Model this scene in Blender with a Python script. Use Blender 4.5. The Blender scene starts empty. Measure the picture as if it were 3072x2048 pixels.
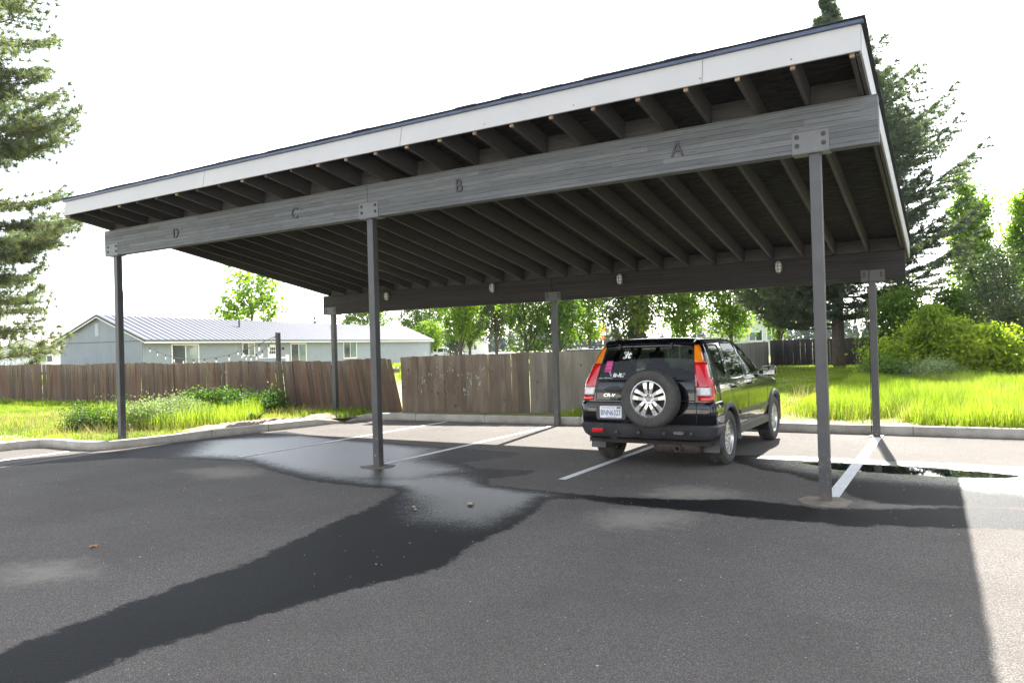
import bpy, bmesh, math, random
import numpy as np
from mathutils import Vector, Matrix
from mathutils.geometry import tessellate_polygon
random.seed(7); rng = np.random.default_rng(11)
SC = bpy.context.scene; COL = SC.collection; PI = math.pi

# ------------------------------------------------------------ camera
CAMP = Vector((1.1561, -7.8289, 1.6))
RW = np.array([[0.85761771,0.02728784,0.51356327],[0.51352248,0.00901796,-0.85802875],[-0.02804504,0.99958694,-0.00627896]])
u,_,vt = np.linalg.svd(RW); RW = u@vt
cd = bpy.data.cameras.new('camera'); cam = bpy.data.objects.new('camera', cd); COL.objects.link(cam)
cd.sensor_width = 36; cd.lens = 26.21; cd.clip_start = .05; cd.clip_end = 4000
cam.matrix_world = Matrix.Translation(CAMP) @ Matrix(RW.tolist()).to_4x4()
SC.camera = cam
# ------------------------------------------------------------ light
SUNEL = math.radians(39.6); SUNAZ = math.atan2(-.15, .99)     # sun stands beyond the carport
w = bpy.data.worlds.new('World'); SC.world = w; w.use_nodes = True
nt = w.node_tree; nt.nodes.clear()
sky = nt.nodes.new('ShaderNodeTexSky'); sky.sky_type = 'NISHITA'; sky.sun_disc = False
sky.sun_elevation = SUNEL; sky.sun_rotation = SUNAZ; sky.air_density = 1.0; sky.dust_density = 0.8; sky.ozone_density = 1.0
bg = nt.nodes.new('ShaderNodeBackground'); bg.inputs[1].default_value = .12
wo = nt.nodes.new('ShaderNodeOutputWorld'); hs_ = nt.nodes.new('ShaderNodeHueSaturation'); hs_.inputs['Saturation'].default_value = .38; nt.links.new(sky.outputs[0], hs_.inputs['Color']); nt.links.new(hs_.outputs[0], bg.inputs[0]); nt.links.new(bg.outputs[0], wo.inputs[0])
sd = bpy.data.lights.new('sun', 'SUN'); sd.energy = 4.8; sd.angle = math.radians(.53); sd.color = (1, .965, .90)
so = bpy.data.objects.new('sun', sd); COL.objects.link(so)
dirv = Vector((math.sin(SUNAZ)*math.cos(SUNEL), math.cos(SUNAZ)*math.cos(SUNEL), math.sin(SUNEL)))
so.rotation_euler = dirv.to_track_quat('Z', 'Y').to_euler()
SC.view_settings.view_transform = 'Standard'; SC.view_settings.look = 'None'
SC.view_settings.exposure = 2.27; SC.view_settings.gamma = 1
SC.render.engine = 'CYCLES'
try:
    SC.cycles.max_bounces = 8; SC.cycles.transparent_max_bounces = 12; SC.cycles.sample_clamp_indirect = 8
except Exception: pass

# ------------------------------------------------------------ helpers: objects
def tag(o, label=None, cat=None, group=None, kind=None):
    if label: o['label'] = label
    if cat: o['category'] = cat
    if group: o['group'] = group
    if kind: o['kind'] = kind
    return o
def empty(name, loc=(0,0,0), rz=0, label=None, cat=None, group=None):
    o = bpy.data.objects.new(name, None); COL.objects.link(o); o.location = loc; o.rotation_euler = (0,0,rz)
    o.empty_display_size = .1
    return tag(o, label, cat, group)
def link(name, me, mat=None, parent=None):
    if mat is not None and not me.materials:
        for m in (mat if isinstance(mat, (list,tuple)) else [mat]): me.materials.append(m)
    o = bpy.data.objects.new(name, me); COL.objects.link(o)
    if parent: o.parent = parent
    return o
def children(o): return [c for c in bpy.data.objects if c.parent is o]
def copy_tree(o, parent=None):
    c = o.copy(); COL.objects.link(c); c.parent = parent
    for ch in children(o): copy_tree(ch, c)
    return c

class MB:
    """collects geometry, then becomes one mesh object"""
    def __init__(s): s.v = []; s.f = []; s.m = []; s.mi = 0
    def add(s, vs, fs):
        b = len(s.v); s.v += [tuple(x) for x in vs]; s.f += [tuple(i+b for i in f) for f in fs]; s.m += [s.mi]*len(fs); return s
    def box(s, a, b, M=None):
        x0,y0,z0 = a; x1,y1,z1 = b
        vs = [(x,y,z) for z in (z0,z1) for y in (y0,y1) for x in (x0,x1)]
        if M is not None: vs = [tuple(M @ Vector(v)) for v in vs]
        return s.add(vs, [(0,2,3,1),(4,5,7,6),(0,1,5,4),(2,6,7,3),(0,4,6,2),(1,3,7,5)])
    def tube(s, pts, r, n=6, cap=True):
        P = [Vector(p) for p in pts]; k = len(P)
        rs = r if isinstance(r, (list,tuple)) else [r]*k
        vs = []; up = Vector((0,0,1))
        for i,p in enumerate(P):
            t = (P[min(i+1,k-1)]-P[max(i-1,0)])
            if t.length < 1e-9: t = Vector((0,0,1))
            t.normalize()
            a = t.cross(up if abs(t.z) < .95 else Vector((1,0,0))).normalized(); b = t.cross(a)
            for j in range(n):
                an = 2*PI*j/n; vs.append(p + (a*math.cos(an)+b*math.sin(an))*rs[i])
        fs = [(i*n+j, i*n+(j+1)%n, (i+1)*n+(j+1)%n, (i+1)*n+j) for i in range(k-1) for j in range(n)]
        if cap: fs += [tuple(range(n))[::-1], tuple((k-1)*n+j for j in range(n))]
        return s.add(vs, fs)
    def lathe(s, prof, n=32, M=None, axis='X'):
        """prof list of (offset along axis, radius)"""
        vs = []
        for (x,r) in prof:
            for j in range(n):
                a = 2*PI*j/n; v = Vector((x, r*math.cos(a), r*math.sin(a)))
                if axis == 'Y': v = Vector((r*math.cos(a), x, r*math.sin(a)))
                if axis == 'Z': v = Vector((r*math.cos(a), r*math.sin(a), x))
                vs.append(M @ v if M is not None else v)
        k = len(prof)
        return s.add(vs, [(i*n+j, i*n+(j+1)%n, (i+1)*n+(j+1)%n, (i+1)*n+j) for i in range(k-1) for j in range(n)])
    def prism(s, poly, z0, z1, M=None):
        n = len(poly); vs = [(x,y,z0) for x,y in poly]+[(x,y,z1) for x,y in poly]
        if M is not None: vs = [tuple(M @ Vector(v)) for v in vs]
        tri = tessellate_polygon([[Vector((x,y,0)) for x,y in poly]])
        fs = [tuple(t) for t in tri]+[tuple(i+n for i in t)[::-1] for t in tri]+[(i,(i+1)%n,(i+1)%n+n,i+n) for i in range(n)]
        return s.add(vs, fs)
    def ico(s, c, r, sq=(1,1,1), jit=0.):
        bm = bmesh.new(); bmesh.ops.create_icosphere(bm, subdivisions=1, radius=1)
        vs = [(c[0]+v.co.x*r*sq[0]*(1+random.uniform(-jit,jit)), c[1]+v.co.y*r*sq[1]*(1+random.uniform(-jit,jit)), c[2]+v.co.z*r*sq[2]) for v in bm.verts]
        bm.verts.index_update(); fs = [tuple(v.index for v in f.verts) for f in bm.faces]; bm.free(); return s.add(vs, fs)
    def mesh(s, name, smooth=False, angle=None, fix=True):
        me = bpy.data.meshes.new(name); me.from_pydata(s.v, [], s.f)
        if any(s.m): me.polygons.foreach_set('material_index', s.m)
        if fix:
            bm = bmesh.new(); bm.from_mesh(me); bmesh.ops.recalc_face_normals(bm, faces=bm.faces); bm.to_mesh(me); bm.free()
        if smooth:
            me.shade_smooth()
            if angle: me.set_sharp_from_angle(angle=math.radians(angle))
        me.update(); return me
    def build(s, name, mat, parent=None, smooth=False, angle=None, bevel=0, fix=True):
        o = link(name, s.mesh(name, smooth, angle, fix), mat, parent)
        if bevel:
            b = o.modifiers.new('bevel', 'BEVEL'); b.width = bevel; b.segments = 2; b.limit_method = 'ANGLE'
        return o

def npmesh(name, V, F, mat, parent=None, tint=None, kind=None, smooth=False):
    """V (n,3); F (m,k) with k = 3 or 4; tint per face -> float attribute 'tint'"""
    me = bpy.data.meshes.new(name); V = np.asarray(V, np.float32); F = np.asarray(F, np.int32); m,k = F.shape
    me.vertices.add(len(V)); me.vertices.foreach_set('co', V.ravel())
    me.loops.add(m*k); me.loops.foreach_set('vertex_index', F.ravel())
    me.polygons.add(m); me.polygons.foreach_set('loop_start', np.arange(0,m*k,k,dtype=np.int32))
    me.update(calc_edges=True)
    if smooth: me.shade_smooth()
    if tint is not None:
        a = me.attributes.new('tint', 'FLOAT', 'FACE'); a.data.foreach_set('value', np.asarray(tint, np.float32))
    return link(name, me, mat, parent)

# ------------------------------------------------------------ helpers: materials
def mk(name):
    m = bpy.data.materials.new(name); m.use_nodes = True; n = m.node_tree; n.nodes.clear()
    out = n.nodes.new('ShaderNodeOutputMaterial'); return m, n, out
class G:
    def __init__(s, nt): s.t = nt
    def n(s, typ, ins=None, **kw):
        nd = s.t.nodes.new(typ)
        for k,v in kw.items(): setattr(nd, k, v)
        for k,v in (ins or {}).items():
            if hasattr(v, 'is_output'): s.t.links.new(v, nd.inputs[k])
            else: nd.inputs[k].default_value = v
        return nd
    def math(s, op, a, b=0., clamp=False):
        nd = s.n('ShaderNodeMath', {0:a, 1:b}, operation=op); nd.use_clamp = clamp; return nd.outputs[0]
    def mix(s, f, a, b, blend='MIX'):
        nd = s.n('ShaderNodeMix', data_type='RGBA', blend_type=blend)
        for i,v in ((0,f),(6,a),(7,b)):
            if hasattr(v,'is_output'): s.t.links.new(v, nd.inputs[i])
            else: nd.inputs[i].default_value = (*v,1) if isinstance(v, tuple) and len(v)==3 else v
        return nd.outputs[2]
    def mr(s, v, a, b, c=0., d=1., smooth=False):
        nd = s.n('ShaderNodeMapRange', {0:v,1:a,2:b,3:c,4:d}); nd.clamp = True
        if smooth: nd.interpolation_type = 'SMOOTHSTEP'
        return nd.outputs[0]
    def noise(s, vec, scale, detail=4, rough=.55, col=False):
        nd = s.n('ShaderNodeTexNoise', {'Vector':vec,'Scale':scale,'Detail':detail,'Roughness':rough}); return nd.outputs[1 if col else 0]
    def coord(s, kind='Object', scale=None):
        c = s.n('ShaderNodeTexCoord').outputs[kind]
        if scale: c = s.n('ShaderNodeMapping', {'Vector':c,'Scale':scale}).outputs[0]
        return c
    def bump(s, h, strength=.3, dist=.01):
        return s.n('ShaderNodeBump', {'Height':h,'Strength':strength,'Distance':dist}).outputs[0]
    def att(s, name): return s.n('ShaderNodeAttribute', attribute_name=name).outputs['Fac']
def rgb(*c): return (*c, 1)
def simple(name, col, rough=.6, metal=0., var=.15, scale=8, bump=0., coat=0., spec=.5, **kw):
    m, n, out = mk(name); g = G(n); c = g.coord()
    f = g.noise(c, scale, 5, .6)
    a = tuple(x*(1-var) for x in col); b = tuple(min(1,x*(1+var)) for x in col)
    base = g.mix(g.mr(f,.3,.7), a, b)
    ins = {'Base Color':base,'Roughness':g.mr(f,.2,.8,max(0,rough-.08),min(1,rough+.08)),'Metallic':metal,'Coat Weight':coat,'Specular IOR Level':spec}
    ins.update(kw)
    p = g.n('ShaderNodeBsdfPrincipled', ins)
    if bump: n.links.new(g.bump(g.noise(c, scale*6, 3), bump, .01), p.inputs['Normal'])
    n.links.new(p.outputs[0], out.inputs[0]); return m
def leafmat(name, c1, c2, trans=.5, gloss=.25):
    m, n, out = mk(name); g = G(n); t = g.att('tint')
    col = g.mix(t, c1, c2)
    d = g.n('ShaderNodeBsdfPrincipled', {'Base Color':col,'Roughness':.55,'Specular IOR Level':gloss})
    tc = g.mix(1., col, (1.25,1.35,.55), 'MULTIPLY')
    tr = g.n('ShaderNodeBsdfTranslucent', {'Color':tc})
    mx = g.n('ShaderNodeMixShader', {0:trans,1:d.outputs[0],2:tr.outputs[0]})
    n.links.new(mx.outputs[0], out.inputs[0]); return m
def glassmat(name, tint, rough=.02, op=.35):
    m, n, out = mk(name); g = G(n)
    tr = g.n('ShaderNodeBsdfTransparent', {'Color':rgb(*tint)})
    gl = g.n('ShaderNodeBsdfGlossy', {'Color':rgb(1,1,1),'Roughness':rough})
    fr = g.n('ShaderNodeFresnel', {'IOR':1.55})
    mx = g.n('ShaderNodeMixShader', {0:g.mr(fr.outputs[0],0,1,.02,.35),1:tr.outputs[0],2:gl.outputs[0]})
    n.links.new(mx.outputs[0], out.inputs[0]); return m

# ------------------------------------------------------------ materials
def asphalt_mat():
    m, n, out = mk('asphalt'); g = G(n); c = g.coord()
    big = g.noise(c, .35, 5, .6); mid = g.noise(c, 2.2, 6, .65); edge = g.noise(c, 7, 6, .7)
    fine = g.noise(c, 90, 3, .7)
    vor = g.n('ShaderNodeTexVoronoi', {'Vector':c,'Scale':105.}); 
    agg = g.math('ADD', g.math('MULTIPLY', vor.outputs['Distance'], .9), g.math('MULTIPLY', fine, .5))
    jit = g.math('MULTIPLY', g.math('SUBTRACT', edge, .5), .30)
    jit2 = g.math('MULTIPLY', g.math('SUBTRACT', g.noise(c, 30, 4, .7), .5), .10)
    j = g.math('ADD', jit, jit2)
    wet = g.mr(g.math('ADD', g.att('wet'), j), -.02, .05, 0, 1, True)
    wetdeep = g.mr(g.math('ADD', g.att('film'), g.math('ADD', g.math('MULTIPLY', j, 1.6), g.math('MULTIPLY', g.math('SUBTRACT', g.noise(c, 40, 4, .8), .5), 1.5))), -.35, .25, 0, 1, True)
    wetdeep = g.math('MULTIPLY', wetdeep, g.mr(g.math('ADD', g.att('wet'), j), .0, .30, 0, 1, True))
    pud = g.mr(g.math('ADD', g.att('puddle'), g.math('MULTIPLY', j, .4)), -.015, .02, 0, 1, True)
    damp = g.mr(g.math('ADD', g.att('puddle'), g.math('MULTIPLY',j,1.2)), -.55, -.05, 0, 1, True)
    pale = g.mr(g.math('ADD', g.att('pale'), g.math('MULTIPLY', j, 2.2)), -.25, .25, 0, .42, True)
    base = g.mix(g.mr(mid,.3,.7), (.185,.163,.145), (.275,.246,.220))
    base = g.mix(g.mr(big,.40,.60), base, (.30,.272,.246)); base = g.mix(g.mr(g.noise(c,1.1,6,.7),.50,.68,0,.55), base, (.15,.130,.113)); base = g.mix(g.mr(g.noise(g.n('ShaderNodeMapping',{'Vector':c,'Scale':(.35,1.6,1)}).outputs[0],1.3,5,.65),.56,.70,0,.4), base, (.32,.29,.26))
    base = g.mix(g.mr(agg,.25,.75,0,.85), base, (.065,.059,.054))
    v2 = g.n('ShaderNodeTexVoronoi', {'Vector':c,'Scale':24.,'Randomness':1.})
    chip = g.math('MULTIPLY', g.math('LESS_THAN', v2.outputs['Distance'], .10), g.math('GREATER_THAN', g.n('ShaderNodeSeparateColor',{0:v2.outputs['Color']}).outputs[0], .93))
    base = g.mix(chip, base, (.50,.47,.44))
    sp = g.mr(g.noise(c, 190, 2, .6), .60, .74, 0, .28); base = g.mix(sp, base, (.36,.34,.31))
    oil = g.mr(g.noise(c, .9, 3, .5), .62, .75, 0, .35); base = g.mix(oil, base, (.085,.078,.072))
    base = g.mix(pale, base, (.40,.36,.30))
    # hairline cracks
    vc = g.n('ShaderNodeTexVoronoi', {'Vector':g.n('ShaderNodeVectorMath',{0:c,1:g.n('ShaderNodeVectorMath',{0:g.noise(c,3,4,.6,True),1:(.35,.35,.35)},operation='MULTIPLY').outputs[0]},operation='ADD').outputs[0],'Scale':.28}, feature='DISTANCE_TO_EDGE')
    crack = g.math('MULTIPLY', g.math('LESS_THAN', vc.outputs['Distance'], .0013), g.mr(mid,.48,.62,0,.45)); base = g.mix(crack, base, (.03,.03,.03))
    wc = g.mix(1., base, (.06,.068,.082), 'MULTIPLY')
    base = g.mix(wet, base, wc)
    rough = g.mr(wetdeep, 0, 1, .62, .33); rough = g.math('ADD', g.math('MULTIPLY', rough, wet), g.math('MULTIPLY', .93, g.math('SUBTRACT', 1., wet)))
    rough = g.math('SUBTRACT', rough, g.math('MULTIPLY', g.math('MULTIPLY', damp, wet), .12))
    rough = g.math('MULTIPLY', rough, g.math('SUBTRACT', 1., g.math('MULTIPLY', pud, .97)))
    bs = g.math('MULTIPLY', g.math('SUBTRACT', .65, g.math('MULTIPLY', wetdeep, .25)), g.math('SUBTRACT', 1., pud))
    b = g.n('ShaderNodeBump', {'Height':g.math('SUBTRACT',1.,agg),'Strength':bs,'Distance':.009})
    spl = g.math('ADD', g.math('ADD', g.mr(wet,0,1,.16,.10), g.math('MULTIPLY', g.math('MULTIPLY', wetdeep, wet), .42)), g.math('MULTIPLY', pud, .3))
    p = g.n('ShaderNodeBsdfPrincipled', {'Base Color':base,'Roughness':rough,'Normal':b.outputs[0],'Specular IOR Level':spl})
    n.links.new(p.outputs[0], out.inputs[0]); return m
def lawn_mat():
    m, n, out = mk('lawn'); g = G(n); c = g.coord()
    a = g.noise(c, .5, 5, .65); b = g.noise(c, 25, 4, .7); d = g.noise(c, 3, 4, .6)
    col = g.mix(g.mr(b,.3,.7), (.10,.14,.025), (.21,.23,.06))
    col = g.mix(g.mr(a,.5,.62), col, (.27,.22,.10))
    col = g.mix(g.mr(d,.62,.72,0,.7), col, (.20,.15,.10))
    dirt = g.mr(g.math('ADD', g.att('dirt'), g.math('MULTIPLY', g.math('SUBTRACT', d, .5), .8)), -.05, .15)
    col = g.mix(dirt, col, g.mix(b, (.20,.145,.105), (.34,.26,.20)))
    p = g.n('ShaderNodeBsdfPrincipled', {'Base Color':col,'Roughness':.95,'Normal':g.bump(b,.8,.03)}); n.links.new(p.outputs[0], out.inputs[0]); return m
def wood_mat(name, dark, light, band=.0565, grain=1., rough=.75, knots=.5):
    """painted timber, grain runs along x"""
    m, n, out = mk(name); g = G(n); c = g.coord()
    gr = g.noise(g.n('ShaderNodeMapping',{'Vector':c,'Scale':(1.2,30,30)}).outputs[0], 3, 6, .65)
    sp = g.n('ShaderNodeSeparateXYZ',{0:c})
    zz = g.math('DIVIDE', sp.outputs[2], band); lam = g.math('FLOOR', zz); fr = g.math('FRACT', zz)
    cell = g.n('ShaderNodeCombineXYZ', {0:g.math('FLOOR', g.math('ADD', g.math('MULTIPLY', sp.outputs[0], .62), g.math('MULTIPLY', lam, .37))), 1:0., 2:lam})
    wn = g.n('ShaderNodeTexWhiteNoise', {'Vector':cell.outputs[0]})
    line = g.math('MULTIPLY', g.math('LESS_THAN', fr, .085), g.mr(g.noise(c,1.1,3),.25,.5))
    kn = g.n('ShaderNodeTexVoronoi', {'Vector':g.n('ShaderNodeMapping',{'Vector':c,'Scale':(1.3,10,10)}).outputs[0],'Scale':2.2})
    col = g.mix(g.mr(gr,.3,.7), dark, light)
    col = g.mix(g.math('MULTIPLY', wn.outputs[0], .42*grain), col, tuple(x*.45 for x in dark))
    col = g.mix(g.mr(kn.outputs['Distance'],.08,.2,knots,0), col, tuple(x*.45 for x in dark))
    wear = g.mr(g.noise(g.n('ShaderNodeMapping',{'Vector':c,'Scale':(1,14,14)}).outputs[0], 6, 5, .75),.62,.75,0,.2*grain)
    col = g.mix(wear, col, tuple(min(1,x*1.7) for x in light))
    col = g.mix(g.math('MULTIPLY',line,.75), col, tuple(x*.25 for x in dark))
    h = g.math('SUBTRACT', g.math('MULTIPLY', gr, .5), line)
    p = g.n('ShaderNodeBsdfPrincipled', {'Base Color':col,'Roughness':rough,'Normal':g.bump(h,.35,.004),'Specular IOR Level':.15}); n.links.new(p.outputs[0], out.inputs[0]); return m
def fence_mat(name, top, bot, red, holes=True):
    m, n, out = mk(name); g = G(n); c = g.coord(); t = g.att('tint')
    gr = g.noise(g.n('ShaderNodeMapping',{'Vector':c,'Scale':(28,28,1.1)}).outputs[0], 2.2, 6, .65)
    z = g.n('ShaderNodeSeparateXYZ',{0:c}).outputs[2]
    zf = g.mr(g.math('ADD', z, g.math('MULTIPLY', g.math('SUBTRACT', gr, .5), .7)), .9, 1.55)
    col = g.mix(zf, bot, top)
    st = g.mr(g.math('ADD', g.noise(g.n('ShaderNodeMapping',{'Vector':c,'Scale':(2.2,2.2,.5)}).outputs[0],1.6,4), g.math('MULTIPLY', g.math('SUBTRACT',t,.5),.35)), .46,.68,0,.75)
    col = g.mix(st, col, red)
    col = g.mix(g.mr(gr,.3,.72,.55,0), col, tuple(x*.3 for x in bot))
    col = g.mix(1., g.mix(t, (.62,.62,.62), (1.35,1.33,1.3)), col, 'MULTIPLY')
    vo = g.n('ShaderNodeTexVoronoi', {'Vector':g.n('ShaderNodeMapping',{'Vector':c,'Scale':(1,1,.7)}).outputs[0],'Scale':4.2})
    kd = vo.outputs['Distance']; cr = g.n('ShaderNodeSeparateColor',{0:vo.outputs['Color']})
    col = g.mix(g.mr(kd,.07,.14,.8,0), col, tuple(x*.3 for x in bot))
    p = g.n('ShaderNodeBsdfPrincipled', {'Base Color':col,'Roughness':.85,'Normal':g.bump(gr,.4,.006)})
    res = p.outputs[0]
    if holes:
        hole = g.math('MULTIPLY', g.math('LESS_THAN', kd, .062), g.math('GREATER_THAN', cr.outputs[0], .62))
        res = g.n('ShaderNodeMixShader', {0:hole,1:res,2:g.n('ShaderNodeBsdfTransparent').outputs[0]}).outputs[0]
    n.links.new(res, out.inputs[0]); return m
def concrete_mat():
    m, n, out = mk('concrete'); g = G(n); c = g.coord()
    a = g.noise(c, 3, 6, .65); b = g.noise(c, 60, 3, .6); z = g.n('ShaderNodeSeparateXYZ',{0:c}).outputs[2]
    col = g.mix(g.mr(a,.3,.7), (.30,.28,.245), (.46,.43,.385)); col = g.mix(g.mr(b,.55,.75,0,.5), col, (.13,.12,.11))
    dirty = g.mr(g.math('ADD', z, g.math('MULTIPLY', a, .12)), .05, .12, .6, 0); col = g.mix(dirty, col, (.12,.105,.09))
    p = g.n('ShaderNodeBsdfPrincipled', {'Base Color':col,'Roughness':.9,'Normal':g.bump(b,.5,.005)}); n.links.new(p.outputs[0], out.inputs[0]); return m
def line_mat():
    m, n, out = mk('line_paint'); g = G(n); c = g.coord()
    w_ = g.mr(g.noise(c, 45, 5, .75), .56, .68, 0, .8); w2 = g.mr(g.noise(c, 2.5, 4), .35, .7, 0, .35)
    col = g.mix(w_, (.70,.69,.67), (.16,.15,.145)); col = g.mix(w2, col, (.36,.34,.32))
    p = g.n('ShaderNodeBsdfPrincipled', {'Base Color':col,'Roughness':.7,'Normal':g.bump(g.noise(c,90,3),.5,.004)}); n.links.new(p.outputs[0], out.inputs[0]); return m
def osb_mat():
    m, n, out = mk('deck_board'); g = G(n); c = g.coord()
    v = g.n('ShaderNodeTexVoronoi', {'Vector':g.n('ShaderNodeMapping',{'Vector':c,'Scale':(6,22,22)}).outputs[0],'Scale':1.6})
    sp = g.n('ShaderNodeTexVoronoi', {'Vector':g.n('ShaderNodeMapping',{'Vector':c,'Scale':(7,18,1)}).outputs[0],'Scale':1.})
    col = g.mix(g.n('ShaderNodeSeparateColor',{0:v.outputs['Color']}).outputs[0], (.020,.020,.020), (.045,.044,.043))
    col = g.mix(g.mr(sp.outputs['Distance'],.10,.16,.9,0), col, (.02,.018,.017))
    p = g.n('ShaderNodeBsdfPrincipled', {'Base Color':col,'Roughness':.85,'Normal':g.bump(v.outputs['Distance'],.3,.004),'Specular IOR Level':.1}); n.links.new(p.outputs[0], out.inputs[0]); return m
def bark_mat(name, a, b):
    m, n, out = mk(name); g = G(n); c = g.coord()
    f = g.noise(g.n('ShaderNodeMapping',{'Vector':c,'Scale':(6,6,1.5)}).outputs[0], 3, 5, .7)
    p = g.n('ShaderNodeBsdfPrincipled', {'Base Color':g.mix(g.mr(f,.3,.7), a, b),'Roughness':.9,'Normal':g.bump(f,.8,.03)}); n.links.new(p.outputs[0], out.inputs[0]); return m
def siding_mat(name, col, step=.1, axis=0):
    m, n, out = mk(name); g = G(n); c = g.coord(); sp = g.n('ShaderNodeSeparateXYZ',{0:c})
    u_ = g.math('ADD', sp.outputs[0], sp.outputs[1]) if axis == 0 else sp.outputs[2]
    gv = g.math('LESS_THAN', g.math('FRACT', g.math('DIVIDE', u_, step)), .10)
    cc = g.mix(g.mr(g.noise(c,1.5,4),.3,.7), tuple(x*.93 for x in col), tuple(x*1.05 for x in col))
    cc = g.mix(g.math('MULTIPLY',gv,.45), cc, tuple(x*.35 for x in col))
    p = g.n('ShaderNodeBsdfPrincipled', {'Base Color':cc,'Roughness':.7}); n.links.new(p.outputs[0], out.inputs[0]); return m

def post_mat():
    m, n, out = mk('post_paint'); g = G(n); c = g.coord(); z = g.n('ShaderNodeSeparateXYZ',{0:c}).outputs[2]
    f = g.noise(c, 5, 5, .6); st = g.noise(g.n('ShaderNodeMapping',{'Vector':c,'Scale':(20,20,1.5)}).outputs[0], 2, 5, .7); ch = g.noise(c, 28, 5, .75)
    col = g.mix(g.mr(f,.3,.7), (.048,.048,.052), (.072,.072,.076)); col = g.mix(g.mr(st,.58,.75,0,.5), col, (.11,.11,.112))
    low = g.mr(z, .15, .95, 1, 0); col = g.mix(g.math('MULTIPLY', g.mr(ch,.60,.66), g.mr(g.math('MULTIPLY', low, f), .22, .5)), col, (.42,.42,.42))
    col = g.mix(g.math('MULTIPLY', g.mr(z,.0,.16,.8,0), g.mr(ch,.4,.6)), col, (.13,.085,.055))
    p = g.n('ShaderNodeBsdfPrincipled', {'Base Color':col,'Roughness':g.mr(st,.2,.8,.35,.55),'Normal':g.bump(ch,.15,.003)}); n.links.new(p.outputs[0], out.inputs[0]); return m

M = dict(
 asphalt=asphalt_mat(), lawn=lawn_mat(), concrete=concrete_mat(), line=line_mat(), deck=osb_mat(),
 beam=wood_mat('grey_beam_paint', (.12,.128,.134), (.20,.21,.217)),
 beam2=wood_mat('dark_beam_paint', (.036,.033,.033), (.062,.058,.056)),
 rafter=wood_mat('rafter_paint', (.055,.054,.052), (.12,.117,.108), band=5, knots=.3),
 post=post_mat(),
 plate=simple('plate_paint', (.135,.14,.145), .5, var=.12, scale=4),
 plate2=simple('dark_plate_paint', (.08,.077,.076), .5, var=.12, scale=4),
 bolt=simple('bolt_paint', (.045,.046,.048), .5),
 letter=simple('letter_shade_tone', (.045,.048,.052), .55),  # darker than the beam: shadow round the letter edges put into their colour
 fascia=simple('white_fascia', (.43,.425,.415), .6, var=.05, scale=1.2, bump=.05),
 seam=simple('seam', (.22,.21,.2), .8), shingle=simple('shingle', (.035,.038,.048), .9, var=.3, scale=20, bump=.4),
 woodend=simple('raw_wood_end', (.36,.26,.18), .85, var=.3, scale=15),
 f_old=fence_mat('fence_weathered', (.24,.195,.155), (.13,.088,.060), (.115,.055,.032)),
 f_brown=fence_mat('fence_brown', (.32,.275,.23), (.235,.19,.15), (.12,.08,.055)),
 f_grey=fence_mat('fence_grey', (.34,.32,.29), (.26,.245,.215), (.16,.14,.115), holes=False),
 f_dark=fence_mat('fence_dark', (.10,.09,.085), (.06,.054,.05), (.05,.04,.035), holes=False),
 f_post=simple('fence_post_wood', (.24,.19,.15), .9, var=.3, scale=10, bump=.3),
 siding=siding_mat('blue_grey_siding', (.26,.295,.34), .2), siding_pale=siding_mat('pale_green_siding', (.62,.68,.62), .18, 2),
 trim=simple('white_trim', (.78,.78,.76), .5, var=.04), roofmetal=simple('metal_roof', (.125,.13,.155), .8, metal=.0, spec=.05, var=.05, scale=1),
 rib=simple('roof_rib', (.05,.055,.07), .45), darktrim=simple('dark_trim', (.06,.065,.075), .5),
 pane=simple('window_pane', (.16,.22,.21), .06, var=.25, scale=.6, spec=.8), pane_dark=simple('dark_pane', (.03,.04,.045), .06, var=.2, spec=.8),
 curtain=simple('curtain', (.35,.42,.38), .8, var=.2, scale=3),
 white=simple('white_plain', (.75,.75,.74), .5, var=.03), black=simple('black_plain', (.02,.02,.022), .5),
 bulbglass=simple('bulb_glass', (.8,.8,.78), .15, var=.05), lampglass=simple('lamp_glass', (.62,.62,.56), .25, var=.08, scale=30),
 bark=bark_mat('bark', (.05,.04,.032), (.13,.10,.08)), bark_pine=bark_mat('pine_bark', (.10,.06,.045), (.22,.13,.09)),
 bark_pale=bark_mat('pale_bark', (.20,.17,.14), (.38,.34,.30)),
 leaf_pop=leafmat('poplar_leaf', (.07,.15,.018), (.25,.35,.04), .62),
 leaf_dark=leafmat('dark_leaf', (.045,.105,.02), (.17,.25,.04), .55),
 leaf_blue=leafmat('dull_leaf', (.028,.052,.030), (.085,.115,.05), .35),
 leaf_bush=leafmat('bush_leaf', (.08,.15,.022), (.32,.38,.045), .6),
 needle=leafmat('fir_needle', (.045,.075,.060), (.17,.20,.15), .45), needle2=leafmat('pine_needle', (.06,.085,.05), (.20,.23,.13), .4),
 grass=leafmat('grass_blade', (.085,.15,.02), (.31,.37,.05), .52, .3), grass_dry=leafmat('seed_grass', (.15,.17,.05), (.40,.37,.17), .4, .2),
 weed=leafmat('weed_leaf', (.035,.085,.016), (.14,.21,.045), .45), weed_grey=leafmat('grey_weed_leaf', (.12,.17,.08), (.30,.36,.20), .4),
 farwood=leafmat('far_wood', (.05,.075,.075), (.10,.13,.12), .15),
)
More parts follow.
